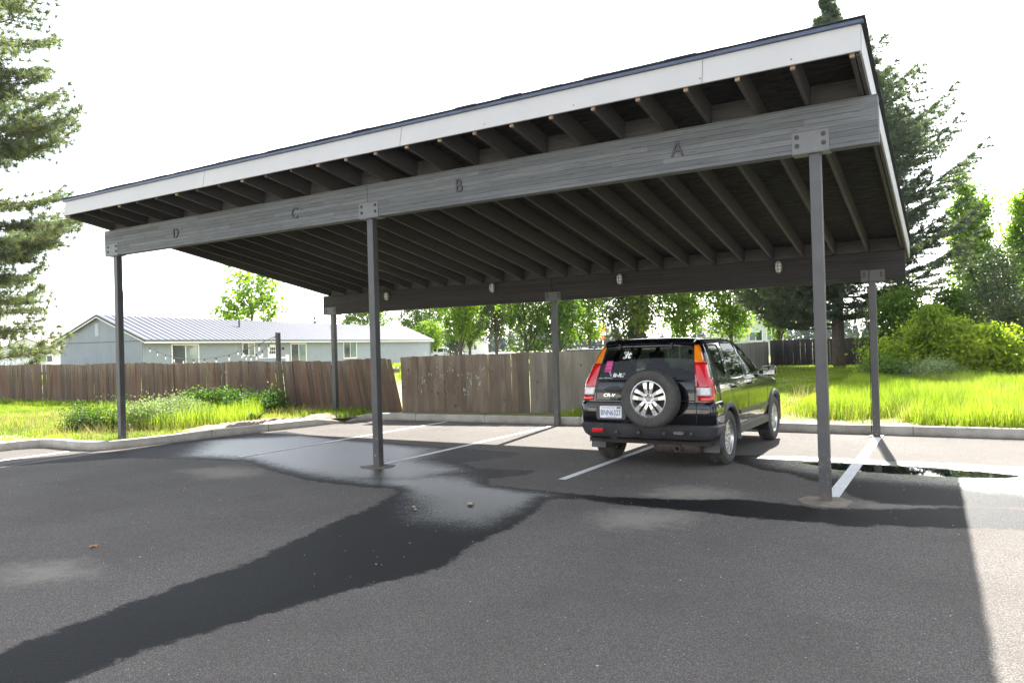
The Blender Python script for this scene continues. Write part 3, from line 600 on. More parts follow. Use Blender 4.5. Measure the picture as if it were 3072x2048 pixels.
# ============================================================ buildings
def gable_house(name, o, yaw, L, Wd, ez, rzz, label, wall, roof, rib=None, ribstep=.62, over=.45, wins=(), door=None, gwins=(), trimm='trim', vent=None, gover=.3):
    r = empty(name, (o[0],o[1],0), yaw, label, 'house')
    s = (rzz-ez)/(Wd/2)
    mb = MB(); mb.add([(0,0,0),(L,0,0),(L,Wd,0),(0,Wd,0),(0,0,ez),(L,0,ez),(L,Wd,ez),(0,Wd,ez),(0,Wd/2,rzz-.02),(L,Wd/2,rzz-.02)],
        [(0,1,5,4),(2,3,7,6),(1,2,6,9,5),(3,0,4,8,7)]); mb.build('wall', wall, r)
    t = .09
    for sg in (0,1):
        f = (lambda y: y) if not sg else (lambda y: Wd-y)
        y0,z0,y1,z1 = -over, ez-s*over, Wd/2, rzz
        mb = MB(); P = []
        for x in (-gover,L+gover):
            for (y,z) in ((y0,z0),(y1,z1)):
                for h in (.0,t): P.append((x,f(y),z+h))
        mb.add(P,[(0,1,3,2),(4,6,7,5),(0,4,5,1),(2,3,7,6),(0,2,6,4),(1,5,7,3)]); ro = mb.build('roof', roof, r)
        if rib:
            mb = MB(); x = -gover+.1
            while x < L+gover:
                Q = []
                for xx in (x-.045,x+.045):
                    for (y,z) in ((y0+.003,z0),(y1-.003,z1)):
                        for h in (t+.002,t+.04): Q.append((xx,f(y),z+h))
                mb.add(Q,[(0,1,3,2),(4,6,7,5),(0,4,5,1),(2,3,7,6),(0,2,6,4),(1,5,7,3)]); x += ribstep
            mb.build('roof_rib', rib, ro)
        mb = MB(); yy = f(y0); mb.box((-gover,min(yy,yy+(.03 if not sg else -.03)),z0-.12),(L+gover,max(yy,yy+(.03 if not sg else -.03)),z0-.01)); mb.build('eave_board', M[trimm], r)
        mb = MB(); mb.box((-gover,min(yy,yy-(.015 if not sg else -.015))-.0,z0-.02),(L+gover,max(yy,yy-(.015 if not sg else -.015)),z0+t+.01)); mb.build('gutter_trim', M['darktrim'], r)
        for x0 in (-gover-.03,L+gover):
            mb = MB(); P=[]
            for x in (x0,x0+.03):
                for (y,z) in ((y0,z0),(y1,z1)):
                    for h in (-.02,t+.03): P.append((x,f(y),z+h))
            mb.add(P,[(0,1,3,2),(4,6,7,5),(0,4,5,1),(2,3,7,6),(0,2,6,4),(1,5,7,3)]); mb.build('rake_trim', M['darktrim'], r)
            mb = MB(); P=[]
            for x in (x0+.032,x0+.06) if x0<0 else (x0-.03,x0-.002):
                for (y,z) in ((y0,z0),(y1,z1)):
                    for h in (-.10,-.022): P.append((x,f(y),z+h))
            mb.add(P,[(0,1,3,2),(4,6,7,5),(0,4,5,1),(2,3,7,6),(0,2,6,4),(1,5,7,3)]); mb.build('rake_board', M[trimm], r)
    def window(u0,u1,z0,z1,side,split=True,curt=True):
        # side 0: long wall facing -y ; side 1: gable facing -x
        def pt(u,dp,z): return (u,-dp,z) if side==0 else (-dp,u,z)
        def bx(mb,a,b,d0,d1):
            p,q = pt(a[0],d0,a[1]),pt(b[0],d1,b[1]); mb.box(tuple(min(i,j) for i,j in zip(p,q)),tuple(max(i,j) for i,j in zip(p,q)))
        fw=.10
        mb=MB(); bx(mb,(u0-fw,z0-fw),(u1+fw,z0),0.,.04); bx(mb,(u0-fw,z1),(u1+fw,z1+fw),0.,.04); bx(mb,(u0-fw,z0),(u0,z1),0.,.04); bx(mb,(u1,z0),(u1+fw,z1),0.,.04)
        if split: bx(mb,((u0+u1)/2-.035,z0),((u0+u1)/2+.035,z1),0.,.035)
        w_=mb.build('window',M['trim'],r)
        mb=MB(); bx(mb,(u0,z0),((u0+u1)/2-.035,z1) if split else (u1,z1),.004,.012); mb.build('pane',M['pane_dark'],w_)
        if split: mb=MB(); bx(mb,((u0+u1)/2+.035,z0),(u1,z1),.004,.016); mb.build('pane',M['pane'] if curt else M['pane_dark'],w_)
    for w_ in wins: window(*w_,0)
    for w_ in gwins: window(*w_,1)
    if door:
        u0,u1,z0,z1 = door
        mb=MB(); mb.box((u0,-.03,z0),(u1,-.001,z1)); d=mb.build('door',M['white'],r)
        mb=MB(); k=3
        for i in range(3):
            for j in range(2): a=u0+.22+i*.27; b_=z1-.75+j*.28; mb.box((a,-.036,b_),(a+.22,-.031,b_+.23))
        mb.build('pane',M['pane_dark'],d)
        mb=MB(); mb.ico((u1-.1,-.06,z0+1.0),.035); mb.build('handle',M['darktrim'],d)
    if vent:
        mb=MB(); y0,y1,z0,z1=vent; mb.box((-.03,y0,z0),(-.001,y1,z1)); v=mb.build('gable_vent',siding_mat('vent_slats',(.42,.47,.5),.08,2),r)
    return r
hs = gable_house('long_house',(-42.79,20.4),1.821,46.2,6.546,2.75,4.245,'long low blue grey house with ribbed metal roof beyond the leaning fence',M['siding'],M['roofmetal'],M['rib'],
    wins=((2.6,5.05,.12,2.28),(10.0,11.35,1.5,2.38),(16.4,18.6,.6,2.28),(25.2,27.6,.95,2.45)),door=(13.1,14.3,.2,2.28),vent=(3.37,3.66,3.0,3.8))
mb=MB(); mb.tube([(12.2,1.9,3.4),(12.2,1.9,4.35)],.07,10); mb.build('vent_pipe',M['darktrim'],hs); mb=MB(); mb.tube([(27,2.3,3.6),(27,2.3,4.35)],.05,8); mb.build('vent_pipe',M['darktrim'],hs)
mb=MB(); mb.tube([(15.1,-.02,1.95),(15.1,-.12,1.98)],.02,6); mb.tube([(15.1,-.12,2.05),(15.1,-.12,1.85)],[.04,.10],8); mb.build('wall_lantern',M['black'],hs)
mb=MB(); mb.box((-.02,-.02,2.56),(-.012,6.56,2.60)); mb.build('gable_band',M['darktrim'],hs)
# corner downpipe
mb=MB(); mb.tube([(46.15,-.06,0),(46.15,-.06,2.6)],.05,6); mb.build('downpipe',M['siding'],hs)
gable_house('pale_green_house',(-12.9,65.3),2.11,9,5.0,2.75,3.72,'small pale green gabled house with dark roof edges behind the dark grey fence',M['siding_pale'],M['rib'],None,gwins=((2.05,3.2,1.5,2.25),(.7,1.55,1.5,2.25)),over=.3)
gable_house('white_house',(-68.5,99.6),2.11,14,8.2,2.5,4.2,'distant white house with grey gable roof seen between tree trunks',M['white'],simple('grey_roof',(.22,.23,.25),.8),None,gwins=((1.5,2.6,1.2,2.2),(5,6,1.2,2.2)),over=.4)
gable_house('white_bungalow',(-91.7,41.4),2.3,12,7.5,2.5,4.1,'distant white bungalow with reddish roof left of the long blue grey house',M['white'],simple('red_roof',(.28,.20,.18),.8),None,gwins=((1.0,2.2,1.3,2.0),),over=.4)
gable_house('blue_shed',(1.6,36.5),1.55,6,2.9,2.6,3.1,'blue walled shed glimpsed behind the bushes at right',simple('blue_wall',(.20,.33,.46),.7),M['rib'],None,over=.2)
gable_house('dark_lean_roof_shed',(3.0,31.4),2.0,4,2.3,1.9,2.25,'low shed with dark roof sunk in shrubs at right',simple('shed_wall',(.12,.11,.10),.8),simple('weathered_roof',(.16,.15,.15),.7),None,over=.35)
# flat trailer seen over the grey fence, roadside sign, utility poles
r=empty('flat_trailer',(-18.1,33.1,0),.52,'dark low flat trailer just visible over the grey fence','trailer')
mb=MB(); mb.box((-1.3,-.9,1.12),(1.3,.9,1.30)); mb.build('deck',M['rib'],r,bevel=.02)
mb=MB(); 
for x in (-1.26,-.4,.4,1.26):
    for y in (-.86,.86): mb.box((x-.03,y-.03,1.3),(x+.03,y+.03,1.52))
mb.box((-1.28,-.9,1.44),(1.28,-.86,1.54)); mb.box((-1.28,.86,1.44),(1.28,.9,1.54)); mb.build('rail',M['rib'],r)
for x in (-.8,.8):
    for y in (-.95,.75): mb=MB(); mb.lathe([(0,.0),(0,.38),(.2,.38),(.2,0)],16,Matrix.Translation((x,y,.38)),'Y'); mb.build('wheel',M['black'],r)
mb=MB(); mb.box((-.9,-.9,.6),(.9,.9,1.12)); mb.build('chassis',M['black'],r)
r=empty('tall_roadside_sign',(-47.9,102.6,0),.5,'distant red and white roadside pole sign left of the black car','sign')
mb=MB(); mb.tube([(0,0,0),(0,0,4.3)],.12,8); mb.build('pole',M['trim'],r)
for k,(z0,z1,mt) in enumerate(((3.6,4.2,'red'),(2.9,3.5,'white'),(2.2,2.8,'red'))):
    mb=MB(); mb.box((-.55,-.2,z0),(.55,.2,z1)); mb.build('panel',simple('sign_red',(.55,.03,.03),.5) if mt=='red' else M['white'],r,bevel=.03)
def upole(loc,h,rot,label):
    r=empty('utility_pole',(*loc,0),rot,label,'utility pole','distant utility poles')
    mb=MB(); mb.tube([(0,0,0),(0,0,h)],[.16,.11],8); mb.build('pole',M['bark'],r)
    for z in (h-1.0,h-4.2):
        mb=MB(); mb.box((-1.6,-.06,z),(1.6,.06,z+.14)); a=mb.build('crossarm',M['bark'],r)
        mb=MB()
        for x in (-1.5,-.7,.7,1.5): mb.tube([(x,0,z+.14),(x,0,z+.5)],[.04,.06],6)
        mb.build('insulator',M['pane'],a)
upole((-104.4,57.1),11.3,.2,'utility pole with two crossarms beyond the metal roof, behind the front left post')
upole((-52.0,112.0),9.0,.5,'small far utility pole seen left of the black car')
upole((-31,140),10,.5,'faint far utility pole seen over the roof of the black car')
# string lights on a black pole by the fence
r=empty('string_light_pole',(-17.63,8.9,0),0,'black wooden pole standing behind the leaning fence','pole')
mb=MB(); mb.box((-.06,-.06,0),(.06,.06,2.25)); mb.build('pole',M['black'],r,bevel=.01)
mb=MB(); mb.tube([(0,0,2.2),(-.1,0,2.16)],.012,5); mb.build('hook',M['black'],r)
r=empty('string_lights',(0,0,0),0,'string of bulbs hanging from the black pole across to the long blue grey house','string lights')
def sag(a,b,s,n): 
    a=Vector(a);b=Vector(b); return [a+(b-a)*i/n+Vector((0,0,-s*4*(i/n)*(1-i/n))) for i in range(n+1)]
A_=(-17.7,8.9,2.15); B_=(-36.5,16.4,2.32); c1=sag(A_,B_,.82,36)
A2=(-17.7,8.9,2.15); B2=(-30.5,17.5,2.0); c2=sag(A2,B2,.55,24)
mb=MB(); mb.tube(c1,.012,4); mb.tube(c2,.012,4); mb.build('cord',M['black'],r)
for cc in (c1,c2):
    for i in range(3,len(cc)-1,3):
        p=cc[i]; mb=MB(); mb.tube([p,p-Vector((0,0,.10))],.022,6); b_=mb.build('socket',M['black'],r)
        mb=MB(); mb.lathe([(-.24,0),(-.235,.02),(-.20,.03),(-.16,.028),(-.10,.014)],8,Matrix.Translation(p),'Z'); mb.build('bulb',M['bulbglass'],b_,smooth=True)
# box behind the fence on white posts
r=empty('garden_tub',(-21.6,12.2,0),0,'pale tub on white posts behind the leaning fence by the house corner','tub')
mb=MB(); mb.box((-.5,-.35,.9),(.5,.35,1.42)); mb.build('tub',M['siding'],r,bevel=.04)
for x in (-.75,.75): mb=MB(); mb.box((x-.05,-.05,0),(x+.05,.05,1.52)); mb.build('post',M['white'],r)

# ============================================================ vegetation
def frames(n):
    a=rng.normal(size=(n,3)); a/=np.linalg.norm(a,axis=1)[:,None]; b=rng.normal(size=(n,3)); b-= (a*b).sum(1)[:,None]*a; b/=np.linalg.norm(b,axis=1)[:,None]; return a,b
def leafquads(C,size,asp=.6):
    n=len(C); a,b=frames(n); s=(size*rng.uniform(.6,1.25,n))[:,None]; a=a*s; b=b*s*asp
    V=np.stack([C-a,C-b*1.0+a*.1,C+a,C+b+a*.1],1).reshape(-1,3); F=np.arange(4*n).reshape(n,4); return V,F
def rad(shape,t):
    t=np.clip(t,0,1)
    if shape=='vase': return np.where(t<.55,.22+.78*(t/.55)**.8,np.sqrt(np.clip(1-((t-.55)/.45)**2,0,1))*.95+.05)
    if shape=='column': return (.35+.65*np.clip(t/.2,0,1))*np.sqrt(np.clip(1-np.clip((t-.5)/.52,0,1)**2,0,1))
    if shape=='shrub': return np.sqrt(np.clip(1-(np.clip(t,0,1))**2.2,0,1))*(.8+.2*np.clip(t/.25,0,1))
    return np.sqrt(np.clip(1-(2*t-1)**2,0,1))
def decid(name,base,h,wd,z0,shape,n,size,mat,bark,label,cat='tree',group=None,nc=80,sig=.34,lim=12,tr=.16,up=.75,tb=0.):
    root=empty(name,(base[0],base[1],0.05),rng.uniform(0,6),label,cat,group)
    H=h-z0; mb=MB(); lean=rng.normal(0,.02,2)
    tp=[(lean[0]*z,lean[1]*z,z) for z in np.linspace(-.1,z0+H*.8,8)]; mb.tube(tp,[tr*(1-.85*i/7) for i in range(8)],8)
    tips=[]
    for i in range(lim):
        t0=rng.uniform(.55*z0,z0+H*.55) if shape!='shrub' else rng.uniform(0,.15); az=i*2.4+rng.uniform(-.4,.4)
        t1=min(.96,(t0-z0)/H*.4+rng.uniform(.3,.9)); R_=float(rad(shape,t1))*wd/2*.8; zz=z0+t1*H
        if zz<t0+.3: zz=t0+.3
        p0=Vector((lean[0]*t0,lean[1]*t0,t0)); p3=Vector((math.cos(az)*R_,math.sin(az)*R_,zz)); 
        pm=p0.lerp(p3,.5)+Vector((math.cos(az)*R_*.15,math.sin(az)*R_*.15,-.1*H*(1-up))); pts=[p0,p0.lerp(pm,.5)+Vector((0,0,-.02*H)),pm,pm.lerp(p3,.55)+Vector(rng.normal(0,.06,3)),p3]
        r0=tr*.42; mb.tube(pts,[r0,r0*.8,r0*.6,r0*.4,r0*.15],5); tips+=[pm,pts[3],p3]
        for k in range(3):
            q=pts[2+k%3]; e=q+Vector((rng.normal(0,.09)*wd,rng.normal(0,.09)*wd,abs(rng.normal(0,.07))*H)); mb.tube([q,q.lerp(e,.6)+Vector((0,0,-.03)),e],[r0*.3,r0*.2,r0*.08],4); tips.append(e)
    mb.build('trunk',bark,root,smooth=True)
    t=rng.uniform(.02,.98,nc)**.9; ang=rng.uniform(0,2*PI,nc); rr=np.sqrt(rng.uniform(.08,1,nc))*rad(shape,t)*wd/2*rng.uniform(.75,1.08,nc)
    CC=np.stack([rr*np.cos(ang),rr*np.sin(ang),z0+t*H],1); TT=np.array([list(x) for x in tips]); CC=np.concatenate([CC,TT+rng.normal(0,.1,TT.shape)])
    m=len(CC); per=rng.integers(0,m,n); s=sig*rng.uniform(.55,1.4,m); off=rng.normal(size=(n,3))*s[per][:,None]*np.array([1,1,.75]); C=CC[per]+off
    V,F=leafquads(C,size); tint=np.clip(rng.normal(.45+tb,.22,m)[per]+rng.normal(0,.18,n),0,1)
    npmesh('crown',V,F,mat,root,tint); return root
def conifer(name,base,h,prof,needles,nlen,nw,mat,bark,label,tr=.3,step=.34,tuft=12,droop=.12,z0=1.2,twl=.26,rise=.12,dens=.16,az=None,bend=0.,cat='tree',fat=.9):
    root=empty(name,(base[0],base[1],0.05),0,label,cat)
    mb=MB(); mb.tube([(bend*math.sin(z*.4),0,z) for z in np.linspace(-.1,h,12)],[tr*(1-.93*i/11) for i in range(12)],10)
    pz=[p[0] for p in prof]; pl=[p[1] for p in prof]; tf=[];td=[]
    z=z0
    while z<h-.25:
        L0=float(np.interp(z,pz,pl)); k=rng.integers(3,6)
        for b_ in range(k):
            a=rng.uniform(0,2*PI) if az is None else rng.uniform(*az); L=L0*rng.uniform(.62,1.12)
            if L<.25: L=.25
            d=Vector((math.cos(a),math.sin(a),0)); side=Vector((-d.y,d.x,0)); N_=max(4,int(L/.4)); pts=[];zz=z+rng.uniform(-.15,.15); wob=rng.normal(0,.06)
            for i in range(N_+1):
                s=i/N_; pts.append(Vector((0,0,zz))+d*(L*s)+side*(wob*L*s*s)+Vector((0,0,-droop*L*math.sin(s*2.2)+rise*L*s*s)))
            rb=.012+.011*L; mb.tube(pts,[rb*(1-.85*i/N_) for i in range(N_+1)],5,cap=False)
            s=.28 if L>1.5 else .1
            while s<1.0:
                i=min(N_-1,int(s*N_)); f_=s*N_-i; q=pts[i].lerp(pts[i+1],f_); tl=L*twl*(1.15-s)*rng.uniform(.6,1.2)+.16
                for sg in (-1,1):
                    if rng.random()<.12: continue
                    e=q+(side*sg*rng.uniform(.55,1)+d*rng.uniform(.35,.8)).normalized()*tl+Vector((0,0,rng.uniform(-.10,.22)*tl))
                    mb.tube([q,q.lerp(e,.5)+Vector((0,0,-.02)),e],[rb*.35,rb*.25,.004],3,cap=False)
                    m=max(1,int(tl/dens))
                    for j in range(m+1): tf.append(q.lerp(e,(j+.6)/(m+.6))); td.append((e-q).normalized())
                s+=max(.06,.19/L)
            tf.append(pts[-1]);td.append((pts[-1]-pts[-2]).normalized()); tf.append(pts[-1]+d*.08);td.append(d)
        z+=step*rng.uniform(.7,1.3)*(.6+.6*(1-z/h))
    tf.append(Vector((0,0,h)));td.append(Vector((0,0,1)))
    mb.build('trunk',bark,root,smooth=True)
    T=np.array([list(x) for x in tf]);D=np.array([list(x) for x in td]); m=len(T); per=np.repeat(np.arange(m),max(4,int(needles/m))); n=len(per)
    dr=rng.normal(size=(n,3))*fat+D[per]*.8+np.array([0,0,.35]); dr/=np.linalg.norm(dr,axis=1)[:,None]
    base_=T[per]+rng.normal(0,.03,(n,3)); sd_=np.cross(dr,rng.normal(size=(n,3))); sd_/=np.linalg.norm(sd_,axis=1)[:,None]; ln=(nlen*rng.uniform(.7,1.2,n))[:,None]
    V=np.stack([base_-sd_*nw,base_+sd_*nw,base_+dr*ln],1).reshape(-1,3); F=np.arange(3*n).reshape(n,3)
    tint=np.clip(rng.normal(.45,.2,m)[per]+rng.normal(0,.2,n),0,1); npmesh('crown',V,F,mat,root,tint); return root

# the two big conifers
conifer('tall_fir',(-4.1,33.4),19.0,[(0,3.0),(3,5.6),(6,6.1),(9.5,6.1),(12,4.6),(14.5,2.9),(16.5,1.3),(18,.35),(19,.15)],620000,.25,.018,M['needle'],M['bark'],'tallest dark conifer rising behind the right end of the carport roof',tr=.33,step=.23,z0=2.2,twl=.32,rise=.42,droop=.08,dens=.19)
conifer('drooping_pine',(-36.6,8.2),25,[(0,1.6),(1.5,3.2),(2.6,4.0),(4.6,3.9),(5.5,3.0),(7.5,5.0),(9.5,5.4),(11,3.8),(14,4.6),(18,4.0),(22,2.6),(25,.5)],230000,.36,.016,M['needle2'],M['bark_pine'],'long needled pine with drooping branches at the left edge of the picture',tr=.36,step=.85,z0=1.2,twl=.55,rise=.38,droop=.24,dens=.38,fat=1.5)

pop='row of broadleaf trees beyond the fences'
T_=[ # name, base, h, w, z0, shape, mat, bark, label
 ('broad_tree',(-68.4, 69.7),11.5,8.5,1.5,'round','leaf_dark','bark','dark broad tree behind the right end of the metal roof',.05),
 ('broad_tree',(-62.3, 74.9),11,8.0,1.5,'round','leaf_dark','bark','second dark broad tree, half behind the front middle post',.0),
 ('poplar_tree',(-36.6,41.8+6),9,4.4,2.0,'vase','leaf_pop','bark','loose green poplar just right of the front middle post',.05),
 ('poplar_tree',(-30.95,38.2),8.6,3.6,2.1,'vase','leaf_pop','bark','vase shaped green tree on a slim trunk right of the long house',.05),
 ('open_tree',(-31.8,44.7),9,4.0,2.3,'round','leaf_blue','bark','dull green open crowned tree with a dark trunk behind the brown fence',.2),
 ('dark_tree',(-24.4,36.8),8,3.4,.5,'column','leaf_dark','bark','dense dark tree reaching low behind the brown fence, left of the middle back post',.1),
 ('dark_tree',(-22.2,37.5),8.5,3.2,.6,'column','leaf_dark','bark','dark tree right beside the middle back post on its left side',-.05),
 ('poplar_tree',(-24.9,44.6),8.5,3.0,1.6,'vase','leaf_pop','bark','green tree half hidden by the middle back post',.0),
 ('poplar_tree',(-24.3,46.9),8.4,3.4,1.9,'vase','leaf_pop','bark','upright green tree standing clear between middle back post and black car',.05),
 ('dark_tree',(-19.55,43.9),8,4.3,1.3,'round','leaf_blue','bark','wide dull green tree above the left corner of the black car roof',-.05),
 ('yellowish_tree',(-18.6,43.0),7.5,2.0,2.2,'round','leaf_bush','bark','narrow yellow green tree in front of the dull tree above the car',.15),
 ('poplar_tree',(-16.24,45.9),8.5,4.4,1.7,'vase','leaf_pop','bark','broad bright tree over the middle of the black car roof',.0),
 ('poplar_tree',(-12.42,44.6),8.3,4.0,1.6,'vase','leaf_pop','bark','bright tree left of the pale green house',.0),
 ('poplar_tree',(-8.73,42.2),8.3,3.0,1.4,'vase','leaf_pop','bark','bright tree right of the pale green house',-.05),
]
for (nm,b,h,w_,z0,shp,mt,bk,lb,tb) in T_:
    decid(nm,b,h,w_*(1.15 if mt=='leaf_pop' else 1.0),z0,shp,int((3300 if mt!='leaf_pop' else 4200)*w_*h/16),.13,M[mt],M[bk],lb,'tree',pop,nc=int(85*w_/3.6),sig=.36,tb=tb,lim=13)
decid('young_maple',(-55.7,39.7),9.4,7.0,3.6,'round',2600,.20,M['leaf_pop'],M['bark'],'thin young tree rising alone above the ridge of the metal roof','tree',nc=8,sig=.38,tb=.1,lim=12)
decid('yellow_shrub',(-57.7, 69.9),5.0,4.2,.8,'round',5000,.15,M['leaf_pop'],M['bark'],'yellow green small tree against the gable end of the metal roof','tree',nc=40,tb=.2)
decid('olive_shrub',(-47.0,60.5),3.6,3.2,.3,'round',4000,.10,M['leaf_blue'],M['bark_pale'],'grey green shrub beside the parked white car','shrub',nc=40,tb=.3)
decid('tall_poplar',(2.05,45.1),10.6,2.5,2.0,'column',15000,.11,M['leaf_pop'],M['bark'],'slim tall poplar standing right of the conifer','tree',nc=110,sig=.26,tb=.15)
decid('tall_poplar',(4.95,46.8),10.0,2.3,2.0,'column',11000,.11,M['leaf_pop'],M['bark'],'second slim poplar cut by the right edge of the picture','tree',nc=90,sig=.26,tb=.15)
# dark shrub belt behind the bright bushes
for i,(b,h,w_,mt,lb) in enumerate((((-.9,27.6),3.4,2.8,'leaf_dark','dark bushy undergrowth just right of the conifer trunk'),((.9,29.5),3.4,3.0,'leaf_dark','dark shrub behind the bright bush and left of the blue shed'),((2.6,35.5),5.6,3.0,'leaf_blue','tall dull green shrub below the slim poplar'),((3.4,30.0),3.3,3.0,'leaf_blue','wide grey green shrub at the right edge behind the thin saplings'),((4.6,33.0),4.5,3.0,'leaf_dark','dark shrub at the far right edge'))):
    decid('dark_shrub',b,h,w_,.15,'shrub',9000,.085,M[mt],M['bark'],lb,'shrub','dark shrubs at the foot of the conifer',nc=90,sig=.26,tr=.06)
for i,(b,h) in enumerate((((2.35,25.6),4.3),((2.75,26.6),5.0),((3.2,25.2),4.4),((2.0,26.9),3.9))):
    decid('thin_sapling',b,h,1.3,.8,'column',900,.055,M['leaf_blue'],M['bark'],['leftmost but one of the thin bare saplings at the right edge','tallest thin sapling at the right edge','rightmost thin sapling at the right edge','leftmost thin bare sapling at the right edge'][i],'sapling','thin saplings at the right edge',nc=30,sig=.16,tr=.035,lim=9)
def bush(name,base,h,w_,n,mat,label,size=.06,nc=90,sig=.17,tb=0.,group=None): return decid(name,base,h,w_,.05,'shrub',n,size,M[mat],M['bark_pale'],label,'bush',group,nc=nc,sig=sig,tr=.03,lim=16,tb=tb)
bush('bright_bush',(0.45,20.6),2.4,2.2,17000,'leaf_bush','tallest light green bush in the meadow, nearest the carport post',tb=-.1)
bush('bright_bush',(1.85,19.2),1.7,2.3,17000,'leaf_bush','rounded yellow green bush at the right of the meadow bushes',tb=.2)
bush('bright_bush',(1.1,19.9),1.85,1.9,12000,'leaf_bush','middle light green bush between its two neighbours in the meadow',tb=0)
bush('bright_bush',(-.75,19.3),1.25,1.6,11000,'leaf_bush','low yellow green bush at the left of the meadow bushes',tb=.15)
bush('grey_weed_clump',(.55,16.9),.75,1.5,6000,'weed_grey','greyish weed clump in front of the meadow bushes',size=.03,sig=.14)
bush('grey_weed_clump',(-.7,17.2),.8,1.8,6000,'weed','leafy weed clump left of the greyish one in the meadow',size=.035,sig=.14)
bush('weed_clump',(-13.3,1.6),.52,1.3,7000,'weed_grey','feathery grey green weed clump beside the front left post',size=.022,sig=.10)
bush('weed_clump',(-13.6,2.4),.55,1.3,7000,'weed_grey','feathery weed clump right of the front left post',size=.022,sig=.10)
bush('weed_clump',(-14.3,1.1),.42,1.5,6000,'weed','leafy weed clump left of the front left post',size=.025,sig=.10)
bush('leafy_weed_clump',(-15.0,4.6),.50,1.9,9000,'weed','dark leafy weeds under the leaning fence, left clump',size=.035,sig=.11,tb=-.25)
bush('leafy_weed_clump',(-13.9,4.9),.42,1.7,7000,'weed','dark leafy weeds under the leaning fence, right clump',size=.035,sig=.11,tb=-.25)
# broad leaved plant at the dirt bank
r=empty('broad_leaved_plant',(-12.15,3.35,.1),0,'yellow green broad leaved plant by the dirt bank','plant')
for i in range(11):
    a=i*2.4; L=rng.uniform(.25,.42); d=Vector((math.cos(a),math.sin(a),0)); s_=Vector((-d.y,d.x,0)); P=[];n_=7
    for k in range(n_):
        t=k/(n_-1); w_=.065*math.sin(PI*(t*.85+.12)); c=d*L*t*.75+Vector((0,0,L*(1.0*t-.75*t*t*(1 if i%2 else .5)))); P+=[c-s_*w_+Vector((0,0,.012)),c,c+s_*w_+Vector((0,0,.012))]
    mb=MB(); mb.add(P,[(3*k+j,3*k+j+1,3*k+j+4,3*k+j+3) for k in range(n_-1) for j in range(2)]); mb.build('leaf',M['weed'] if i%3 else M['leaf_bush'],r,smooth=True,fix=False)

# grass
def blades(name,P,h,wd,mat,label_kind='stuff',z=.10,lean=.35):
    n=len(P); a=rng.uniform(0,2*PI,n); dx=np.stack([np.cos(a),np.sin(a),0*a],1); la=rng.uniform(0,2*PI,n); ld=np.stack([np.cos(la),np.sin(la),0*la],1)*(rng.uniform(.1,1,n)*lean)[:,None]
    B=np.stack([P[:,0],P[:,1],np.full(n,z)],1); w_=(wd*rng.uniform(.6,1.3,n))[:,None]; hh=h[:,None]; up=np.array([0,0,1.])
    m1=B+up*hh*.55+ld*hh*.3; t=B+up*hh*.98+ld*hh
    V=np.stack([B-dx*w_,B+dx*w_,m1-dx*w_*.75,m1+dx*w_*.75,t-dx*w_*.12,t+dx*w_*.12],1).reshape(-1,3)
    i=np.arange(n)[:,None]*6; F=np.concatenate([i+np.array([0,1,3,2]),i+np.array([2,3,5,4])],1).reshape(-1,4)
    patch=.5+.28*np.sin(P[:,0]*1.7+1.3*np.sin(P[:,1]*.9))*np.cos(P[:,1]*1.1)+.2*np.sin(P[:,0]*5.1+P[:,1]*3.3)*np.sin(P[:,1]*4.7-P[:,0]*2.2)
    o=npmesh(name,V,F,mat,None,np.repeat(np.clip(patch+rng.normal(0,.27,n),0,1),2)); o['kind']=label_kind; return o
def scatter(n,x0,x1,y0,y1): return np.stack([rng.uniform(x0,x1,n),rng.uniform(y0,y1,n)],1)
def lum(P,f=1.): return .5+.25*np.sin(P[:,0]*2.1*f+P[:,1]*.7*f)+.25*np.sin(P[:,1]*1.6*f-P[:,0]*1.1*f+2)
def kerby(x): return np.interp(x,[p[0] for p in CURB2[4:]],[p[1] for p in CURB2[4:]])+.17
# right meadow, near
P=scatter(120000,-2.3,6.5,5.75,17); edge=kerby(P[:,0]); d=P[:,1]-edge
tall=np.clip((P[:,0]-(.28-.15*np.sin(P[:,1]*3)))/.25,0,1)*np.clip(d/.15+.4,0,1); tall=np.maximum(tall,np.clip((d-1.1-.5*np.sin(P[:,0]*2.2))/.7,0,1)*np.clip((P[:,0]+1.9)/.5,0,1))
keep=(d>0)&(rng.random(len(P))<(.12+.88*tall)); P=P[keep];tall=tall[keep]
blades('meadow_grass',P,(.07+.36*tall*(.6+.5*lum(P)))*rng.uniform(.55,1.2,len(P)),.0055,M['grass'])
P=scatter(70000,-3.2,8,17,36); tall=np.clip((P[:,0]+2.2+.05*(P[:,1]-17))/.8,0,1); blades('far_meadow_grass',P,(.07+.42*tall*lum(P,.6))*rng.uniform(.6,1.2,len(P)),.012,M['grass'])
P=scatter(26000,.3,6,6,17); sel=lum(P,1.7)>.55; P=P[sel]; P=P[P[:,1]>kerby(P[:,0])]; blades('seeding_grass',P,.42*rng.uniform(.6,1.25,len(P)),.0035,M['grass_dry'],lean=.5)
# short lawn right of the far fence and behind the car
P=scatter(60000,-9,-1.8,6.6,35); P=P[P[:,0]>-4.6-(P[:,1]-7)*.115]; blades('short_grass',P,.06*rng.uniform(.5,1.5,len(P)),.011,M['grass'])
